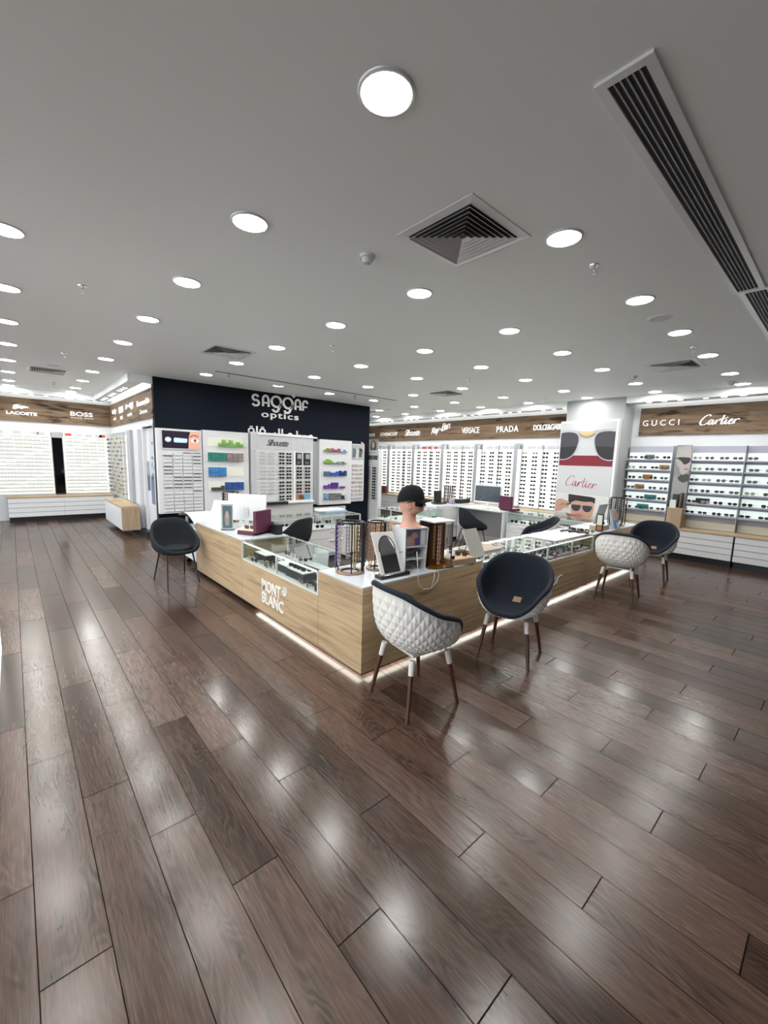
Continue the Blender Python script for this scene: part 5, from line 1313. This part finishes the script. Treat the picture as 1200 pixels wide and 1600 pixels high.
# cap
cp = thing('baseball_cap', 'black baseball cap worn by the mannequin head', 'cap', (-2.535, 2.545, ZC+H_+.235), HR)
P = []
for k in range(40):
    a = 2*PI*k/40; row = []
    for j in range(10):
        f_ = j/9*PI/2; rr = math.cos(f_)**.75; row.append((.090*rr*math.sin(a), -.004+.118*rr*math.cos(a), .0+.128*math.sin(f_)**.9-.012*math.cos(a)*(1-j/9)*-1-.015*(1-j/9)*(math.cos(a) < 0)*abs(math.cos(a))))
    P.append(row)
MB().grid(P, CAPM, True, cu=True).build('crown', cp, world=False)
P = []
for k in range(17):
    u = -1+2*k/16; row = []
    for j in range(7):
        v = j/6; x = .078*u*(1-.10*v); y = .085*math.sqrt(max(0, 1-.62*u*u))+v*.10*math.sqrt(max(0, 1-u*u*.80)); z = .018-.014*v-.022*u*u
        row.append((x, y, z))
    for j in range(6, -1, -1): x, y, z = row[j]; row.append((x, y, z-.005))
    P.append(row)
MB().grid(P, CAPM, True).build('brim', cp, world=False)
MB().cyl((0,-.006,.126),(0,-.006,.132),.008,.006,CAPM,10).build('button', cp, world=False)
MB().tube([(-.083,.02,.004),(-.078,.07,.012),(0,.112,.02),(.078,.07,.012),(.083,.02,.004)], .004, CAPM, 6).build('sweatband', cp, world=False)
g = thing('sunglasses', 'large black wraparound sunglasses worn by the mannequin head', 'sunglasses', (-2.535, 2.545, ZC+H_), HR)
P = []
for k in range(25):
    a = math.radians(-72+6*k); zt_, zb_ = .238, (.238)-.066*(1-.45*math.exp(-(a/.16)**2))+.012*abs(a)
    P.append([(.083*math.sin(a), .004+.108*math.cos(a)+.004, z_) for z_ in (zt_, (zt_+zb_)/2, zb_)]+[(.079*math.sin(a), .104*math.cos(a)+.004, z_) for z_ in (zb_, (zt_+zb_)/2, zt_)])
MB().grid(P, LENS, True).build('lens_shield', g, world=False)
for sx in (-1, 1): MB().tube([(sx*.079,.036,.232),(sx*.082,.0,.228),(sx*.080,-.03,.215)], .005, BLK, 6).build('temple', g, world=False)

# amber chain stand
t = thing('chain_stand', 'amber acrylic stand hung with eyewear chains beside the white tower', 'display stand', (-2.50, 2.86, ZC), math.radians(-8))
MB().box(-.11,.11,-.13,.13,0,.012,AMBER).build('base', t, world=False)
MB().box(-.12,.115,-.125,.125,.425,.437,SHELL).build('top_board', t, world=False)
MB().box(-.105,-.09,-.12,.12,.012,.425,AMBG).build('back_sheet', t, world=False); MB().box(-.09,.03,-.12,-.112,.012,.425,AMBG).build('side_sheet', t, world=False); MB().box(-.03,-.02,-.11,.12,.012,.425,AMBER).build('centre_sheet', t, world=False)
MB().cyl((.09,.11,.012),(.09,.11,.425),.005,.005,BRN,8).build('post', t, world=False)
for k, (dx, dy, m_, w_, b, lb) in enumerate(((.05,-.07,GOLD,.006,.08,'gold chain at left of the amber stand'),(.07,-.03,cm((.55,.28,.26)),.012,.03,'long pink chain loop on front of amber stand'),(.03,.02,CHROME,.010,.05,'silver chain in the middle of amber stand'),
    (.085,.05,GRYB,.016,.20,'pale patterned strap hanging on right of amber stand'),(.085,.085,GRYB,.014,.20,'second pale strap at right edge of amber stand'),(.06,.125,BRN,.010,.12,'dark beaded chain at far right of amber stand'),(-.0,-.10,BRN,.01,.05,'brown chain on the left face of amber stand'))):
    a = math.radians(-8); X = -2.50+dx*math.cos(a)-dy*math.sin(a); Y = 2.86+dx*math.sin(a)+dy*math.cos(a)
    chain(X, Y, ZC+.40, ZC+b, m_, lb, None, w_=w_, rz=PI/2)
# oak tray with tissue
t = thing('wooden_tray', 'oak tray holding folded tissue and small items beside amber stand', 'tray', (-2.49, 3.14, ZC), math.radians(-7))
MB().box(-.12,.11,-.14,.17,0,.055,OAKV).build('tray_body', t, world=False, bevel=.003); MB().box(-.10,.09,-.12,.15,.055,.058,cm((.52,.36,.22))).build('inlay', t, world=False)
m = MB(); zz = ZC+.058
for (a, b, h) in ((0,.05,.08),(.02,-.03,.06),(-.03,.01,.07)): m.add([(-2.54+a-.03,3.10+b-.03,zz),(-2.54+a+.03,3.10+b-.02,zz),(-2.54+a+.02,3.10+b+.04,zz),(-2.54+a-.02,3.10+b+.03,zz),(-2.54+a+.004,3.10+b,zz+h)], [(0,1,4),(1,2,4),(2,3,4),(3,0,4),(3,2,1,0)], PAPER)
tag(m.build('tissue'), 'crumpled white tissue standing on the oak tray', 'tissue')
full_glasses(2, (-2.47, 3.20, zz+.02), .6, 'brown glasses lying on the oak tray', None, .9)
tag(MB().cyl((-2.44,3.03,zz),(-2.44,3.03,zz+.03),.022,.022,BLK,16).build('small_pot'), 'small black pot on the oak tray edge', 'pot')
# tilted grey easel mirror
t = thing('easel_mirror', 'silver-grey rectangular mirror leaning back beside the oak tray', 'mirror', (-2.52, 3.5, ZC))
MB().hexa([(-2.475,3.385,ZC+.006),(-2.475,3.615,ZC+.006),(-2.485,3.615,ZC+.002),(-2.485,3.385,ZC+.002)], [(-2.595,3.36,ZC+.285),(-2.595,3.59,ZC+.285),(-2.605,3.59,ZC+.281),(-2.605,3.36,ZC+.281)], mat('satin_silver', (.50,.50,.45), .35, .35)).build('mirror_plate', t)
MB().tube([(-2.59,3.40,ZC+.27),(-2.70,3.42,ZC+.004)], .004, BLK, 6).tube([(-2.59,3.55,ZC+.27),(-2.70,3.54,ZC+.004)], .004, BLK, 6).build('rear_strut', t)
tag(MB().box(-2.90,-2.60,3.66,4.15,ZTOP+.001,ZTOP+.006,cm((.30,.22,.16))).build('desk_mat'), 'brown leather mat on the near end of right showcase', 'mat')
# white sheet with red stripes on the right showcase
t = thing('carrier_bag', 'flat white paper bag with red curved stripes on right showcase', 'bag', (-2.66, 5.55, ZTOP))
MB().box(-2.90,-2.45,5.10,6.0,ZTOP+.001,ZTOP+.008,PAPER).build('bag_body', t)
m = MB(); pl = lambda u, v, d: (-2.90+u, 5.10+v, ZTOP+.008+d)
stroke(m, smooth_line([(.12,.38),(.22,.28),(.40,.26)],5), .012, pl, REDT, .001)
for k in range(4): stroke(m, smooth_line([(.14+.02*k,.50+k*.1),(.26,.46+k*.1),(.42,.47+k*.1)],5), .014, pl, REDT, .001)
m.build('stripe_print', t)
m = MB()
for k in range(3): m.tube([(-2.75+.1*k,5.85+.05*k,ZTOP+.02),(-2.70+.1*k,5.95+.05*k,ZTOP+.03),(-2.62+.1*k,6.0,ZTOP+.02),(-2.66+.1*k,6.1,ZTOP+.02)], .012, BLK, 8)
tag(m.build('cable_coil'), 'coiled black cable at far end of the right showcase', 'cable')
for q in range(5): full_glasses(q, (-2.88+.1*q, 6.22+.03*(q%2), ZTOP+.022), 2.0+q*.5, 'sunglasses lying on far counter beside the laptop, %s from left' % ORD[q], 'sunglasses by the laptop', 1.0)
# laptop / tilted silver screen
t = thing('laptop', 'open silver laptop seen from behind on the far right counter', 'laptop', (-2.86, 7.1, ZC))
MB().box(-2.94,-2.72,6.95,7.25,ZC,ZC+.016,ALU).build('keyboard_base', t)
MB().hexa([(-2.745,6.93,ZC+.012),(-2.735,6.93,ZC+.012),(-2.735,7.27,ZC+.012),(-2.745,7.27,ZC+.012)], [(-2.665,6.93,ZC+.36),(-2.655,6.93,ZC+.36),(-2.655,7.27,ZC+.36),(-2.665,7.27,ZC+.36)], cm((.42,.43,.45))).build('screen_lid', t)
t = thing('wooden_tray', 'small oak box with dark glasses case on far right counter', 'tray', (-2.5, 6.66, ZC))
MB().box(-2.62,-2.44,6.52,6.82,ZC,ZC+.075,OAKV).build('tray_body', t, bevel=.003); MB().box(-2.60,-2.46,6.54,6.80,ZC+.075,ZC+.078,PAPER).build('liner', t)
m = MB()
for k in range(4): m.cyl((-2.53+.02*math.cos(k*2),6.62+k*.045,ZC+.078),(-2.53+.03*math.cos(k*2),6.62+k*.045,ZC+.18-.02*k),.022,.012,cm((.02,.03,.06)),8)
tag(m.build('dark_figure'), 'dark blue lumpy ornament standing in the small oak box', 'ornament')
t = thing('picture_stand', 'small upright dark picture frame on the far right counter', 'frame', (-2.45, 6.44, ZC))
MB().box(-2.50,-2.40,6.45,6.47,ZC,ZC+.27,BLK).build('frame', t); MB().box(-2.485,-2.415,6.445,6.45,ZC+.10,ZC+.25,cm((.60,.60,.48))).build('picture', t); MB().box(-2.485,-2.415,6.445,6.45,ZC+.02,ZC+.09,cm((.25,.09,.05))).build('caption_block', t)
t = thing('brochure_holder', 'clear holder with blue and orange brochures on far right counter', 'brochure holder', (-2.43, 7.0, ZC))
MB().hexa([(-2.46,6.92,ZC+.004),(-2.40,6.92,ZC+.004),(-2.40,7.16,ZC+.004),(-2.46,7.16,ZC+.004)],[(-2.50,6.92,ZC+.30),(-2.485,6.92,ZC+.30),(-2.485,7.16,ZC+.30),(-2.50,7.16,ZC+.30)], cm((.32,.36,.42))).build('holder', t)
pl = lambda u, v, d: (-2.40-v*.283+d+.001, 6.92+u, ZC+.004+v); m = MB()
m.poly([(.02,.02),(.22,.02),(.22,.13),(.02,.13)], cm((.08,.25,.38)), pl, .002); m.poly([(.10,.13),(.22,.13),(.22,.28),(.12,.28)], cm((.50,.22,.15)), pl, .002); m.poly([(.12,.02),(.21,.02),(.21,.09),(.12,.09)], cm((.55,.60,.65)), pl, .003); m.build('brochure_print', t)
MB().box(-2.47,-2.38,6.91,7.17,ZC,ZC+.004,CLEAR).build('foot', t)
carousel((-2.56, 7.42), .13, .47, [(2.2,.01),(-.5,.012),(1.0,.012),(4.0,.01)], 'tall patterned chain carousel at far end of right counter', [
    (3.9, BRN, .016, 0, 'brown chain at left of the far right carousel'), (-1.7, GRYB, .018, 0, 'wide grey patterned strap at front of far right carousel'), (-1.1, BLK, .018, 0, 'wide black strap at front of far right carousel'), (-.5, GRYB, .018, 0, 'grey strap at right of the far right carousel'), (.1, TORT, .014, 0, 'tortoise chain at right edge of far right carousel')], 2)
# left counter things
carousel((-6.02, 2.33), .11, .45, [(2.5,.008),(4.6,.009),(-.4,.008),(1.2,.01)], 'dark chain carousel at left end of the left counter', [
    (4.2, BRN, .012, 0, 'brown chain on the left-end carousel'), (4.9, BLK, .012, 0, 'black chain on the left-end carousel'), (-.9, cm((.16,.02,.03)), .012, .02, 'dark red strap on the left-end carousel'), (-.2, GRYB, .012, .03, 'grey chain on the left-end carousel')], 3)
def lean_card(cx_, cy_, w_, h_, rz, lean, label, face):
    t = thing('display_card', label, 'display card', (cx_, cy_, ZC), rz)
    MB().hexa([(-w_/2,0,0),(w_/2,0,0),(w_/2,.03,0),(-w_/2,.03,0)],[(-w_/2,lean,h_),(w_/2,lean,h_),(w_/2,lean+.006,h_),(-w_/2,lean+.006,h_)], PAPER).build('card', t, world=False)
    pl = lambda u, v, d: (-w_/2+u, lean*v/h_-d-.001, v); m = MB()
    face(m, pl, w_, h_); m.build('card_print', t, world=False); return t
def f1(m, pl, w_, h_):
    for k in range(5): m.poly([(.03,h_-.06-k*.05),(w_-.05-.03*(k%2),h_-.06-k*.05),(w_-.05-.03*(k%2),h_-.045-k*.05),(.03,h_-.045-k*.05)], cm((.55,.57,.58)), pl, .001)
def f2(m, pl, w_, h_):
    m.poly([(.02,.02),(w_-.01,.02),(w_-.01,h_-.02),(.02,h_-.02)], cm((.07,.11,.13)), pl, .001)
    m.poly(smooth_line([(w_*.35,.05),(w_*.3,h_*.5),(w_*.5,h_*.75),(w_*.72,h_*.5),(w_*.66,.05)],4), cm((.28,.24,.22)), pl, .002)
    m.poly(ell(w_*.52,h_*.58,w_*.13,h_*.14,14), cm((.42,.33,.28)), pl, .003)
lean_card(-5.83, 2.03, .24, .33, math.radians(35), .16, 'white text display card leaning at left on the left counter', f1)
lean_card(-5.53, 2.03, .13, .33, math.radians(-12), .16, 'plain white display card leaning beside the text card', lambda m, pl, w_, h_: m.poly([(.01,.01),(.03,.01),(.03,.03),(.01,.03)], PAPER, pl, .001))
t = thing('photo_stand', 'dark portrait photo stand on left counter before the white screen', 'display card', (-5.36, 2.02, ZC), math.radians(48))
MB().box(-.075,.075,0,.012,.01,.34,cm((.35,.40,.42))).build('panel', t, world=False); pl = lambda u, v, d: (-.075+u, -d, .01+v); m = MB(); f2(m, pl, .15, .33); m.build('photo_print', t, world=False)
MB().box(-.08,.08,-.01,.06,0,.01,BLK).build('foot', t, world=False)
t = thing('computer_monitor', 'large white-backed computer monitor on the left counter', 'monitor', (-5.55, 2.36, ZC), math.radians(38))
MB().hexa([(-.28,-.01,.08),(.28,-.01,.08),(.28,.02,.08),(-.28,.02,.08)],[(-.28,.03,.44),(.28,.03,.44),(.28,.055,.44),(-.28,.055,.44)], cm((.66,.67,.69))).build('rear_shell', t, world=False)
MB().hexa([(-.03,.0,.01),(.03,.0,.01),(.03,.02,.01),(-.03,.02,.01)],[(-.03,-.02,.26),(.03,-.02,.26),(.03,.0,.26),(-.03,.0,.26)], ALU).build('stand_neck', t, world=False)
MB().box(-.11,.11,-.09,.09,0,.012,ALU).build('stand_foot', t, world=False)
m = MB(); stroke(m, [(-.2,.38),(.2,.37)], .006, lambda u, v, d: (u, -.01+(v-.08)*.11-d-.001, v), LGREY, .001); m.build('vent_line', t, world=False)
m = MB()
for k in range(5): m.box(-5.22+.0, -5.02, 2.05+k*.03, 2.07+k*.03, ZC+.004+.012*k, ZC+.014+.012*k, PAPER)
tag(m.build('paper_stack'), 'fanned white leaflets between monitor and plum box', 'leaflets')
def plum_box(cx_, cy_, rz, label, w_=.34, d_=.24, back=False, z=ZC):
    t = thing('presentation_box', label, 'box', (cx_, cy_, z), rz)
    b = MB(); b.box(-w_/2,w_/2,-d_/2,d_/2,0,.05,PLUM); b.build('box_base', t, world=False, bevel=.004)
    MB().box(-w_/2+.02,w_/2-.02,-d_/2+.02,d_/2-.02,.05,.054,CRM if not back else BLACK).build('lining', t, world=False)
    l = MB(); l.box(-w_/2,w_/2,d_/2,d_/2+.045,.03,.30,PLUM); l.build('lid', t, world=False, bevel=.004)
    MB().box(-w_/2+.025,w_/2-.025,d_/2-.004,d_/2,.055,.275,CRM).build('lid_lining', t, world=False)
    return t
plum_box(-4.98, 2.20, math.radians(-62), 'open plum presentation box with cream lining on front counter', .30, .24)
full_glasses(2, (-4.99, 2.16, ZC+.08), .8, 'tan and gold sunglasses inside open plum box', None, 1.0)
plum_box(-4.72, 7.66, math.radians(170), 'closed-back plum presentation box right of the desk monitor', .34, .22, z=.757)
m = MB().box(-5.0,-4.70,2.38,2.46,ZC,ZC+.10,BLACK).box(-5.0,-4.92,2.38,2.46,ZC+.10,ZC+.13,BLACK).box(-4.86,-4.70,2.38,2.46,ZC+.10,ZC+.125,BLACK)
tag(m.build('black_case'), 'black foam case block behind plum box on front counter', 'case')
for q in range(3): full_glasses(q*2, (-6.2+.13*q, 2.12, ZC+.02), .3*q, 'glasses lying at the left end of the left counter, %s along' % ORD[q], 'glasses on the left end', .9) if q < 2 else None
# clear curved flap and trolley behind the charcoal chair
t = thing('office_trolley', 'white trolley with clear curved cover behind the charcoal chair', 'trolley', (-6.75, 2.10, 0))
MB().box(-7.0,-6.42,1.95,2.36,.12,.62,LGREY).build('cabinet_body', t)
P = [[(-7.15+.1*k, 1.92, .66+.16*math.sin(PI*(k+2)/11)), (-7.15+.1*k, 2.40, .66+.16*math.sin(PI*(k+2)/11)), (-7.15+.1*k, 2.40, .668+.16*math.sin(PI*(k+2)/11)), (-7.15+.1*k, 1.92, .668+.16*math.sin(PI*(k+2)/11))] for k in range(9)]
MB().grid(P, cm((.62,.64,.63)), True).build('curved_cover', t)
MB().box(-6.95,-6.9,1.97,2.0,.6,.75,GREY).box(-6.55,-6.5,1.97,2.0,.6,.75,GREY).build('cover_support', t)
for x in (-6.95,-6.47):
    for y in (2.0,2.31): MB().cyl((x-.012,y,.04),(x+.012,y,.04),.04,.04,BLK,14).cyl((x,y,.07),(x,y,.12),.008,.008,CHROME,8).build('castor', t)

# desk things
t = thing('computer_monitor', 'desktop monitor with dark screen on the far corner desk', 'monitor', (-5.25, 7.6, .757), math.radians(6))
MB().box(-.32,.32,0,.035,.10,.49,ALU).build('casing', t, world=False); MB().box(-.30,.30,-.004,0,.14,.475,SCREEN).build('screen', t, world=False)
m = MB(); pl = lambda u, v, d: (-.30+u, -.005-d, .14+v)
stroke(m, ell(.33,.20,.12,.075,28), .02, pl, cm((.07,.10,.12)), .001, closed=True); stroke(m, smooth_line([(.25,.14),(.18,.07),(.12,.0)],4), .025, pl, cm((.07,.10,.12)), .001); m.build('screen_image', t, world=False)
MB().box(-.03,.03,.01,.03,0,.12,ALU).build('stand_neck', t, world=False); MB().box(-.12,.12,-.06,.10,0,.01,ALU).build('stand_foot', t, world=False)
tag(bx(-5.45,-5.1,7.36,7.48,.757,.775,LAMI).build('keyboard'), 'white keyboard before the desk monitor', 'keyboard')
tag(bx(-4.95,-4.9,7.38,7.45,.757,.78,LAMI).build('computer_mouse'), 'small white mouse at right end of the desk', 'mouse')
t = thing('card_terminal', 'black upright terminal on the white corner cabinet', 'terminal', (-6.1, 7.0, .80))
MB().box(-6.2,-6.0,6.85,7.15,.80,.83,BLK).build('base', t); MB().hexa([(-6.16,6.90,.83),(-6.13,6.90,.83),(-6.13,7.12,.83),(-6.16,7.12,.83)],[(-6.18,6.90,1.08),(-6.15,6.90,1.08),(-6.15,7.12,1.08),(-6.18,7.12,1.08)],BLK).build('screen', t)
tag(MB().cyl((-5.98,7.30,.80),(-5.98,7.30,.90),.06,.06,cm((.30,.35,.55)),20).cyl((-5.93,7.27,.84),(-5.91,7.265,.86),.03,.03,cm((.5,.08,.25)),12).build('pen_pot'), 'round multicoloured tub on the white corner cabinet', 'tub')
t = thing('small_case', 'black glossy case with pink end on the corner cabinet', 'case', (-5.9, 7.6, .80))
MB().box(-6.1,-5.9,7.45,7.85,.80,.89,BLK).build('case_body', t); MB().box(-6.08,-5.92,7.85,7.90,.80,.88,cm((.5,.03,.18))).build('pink_end', t)
t = thing('chain_stand', 'small brown chain stand on the white corner cabinet', 'stand', (-6.25, 7.5, .80))
MB().box(-6.35,-6.15,7.38,7.62,.80,.812,BLK).build('base', t)
for k in range(6): MB().box(-6.33+.03*k,-6.315+.03*k,7.42+.03*k,7.45+.03*k,.812,1.17,(BRN,GRYB,TORT,BLK,BRN,GRYB)[k]).build('strand', t)
MB().box(-6.35,-6.15,7.38,7.62,1.17,1.18,BLK).build('top_board', t)
# display box on the nearby showcase rail and folders on far rack
tag(MB().box(-6.46,-6.2,4.1,4.55,ZTOP+.001,ZTOP+.03,cm((.30,.42,.60))).box(-6.45,-6.21,4.0,4.5,ZTOP+.03,ZTOP+.055,PAPER).build('brochure_stack'), 'stack of blue and white brochures on the showcase before black wall', 'brochures')
tag(MB().box(-11.0,-10.65,9.36,9.5,.60,.62,cm((.10,.03,.02))).box(-10.85,-10.65,9.42,9.5,.62,.85,cm((.10,.03,.02))).build('brown_bag'), 'small brown leather case on far low cabinet between racks', 'case')

# gondola at left image edge
t = thing('white_gondola', 'tall white display unit cut by the left image edge', 'display unit', (-4.2, -.6, 0))
MB().box(-4.7,-3.70,-1.2,-.20,.0,1.6,cm((.40,.41,.42))).build('body', t); MB().box(-4.7,-3.72,-.20,-.175,.02,1.6,LIT).build('lit_side', t)
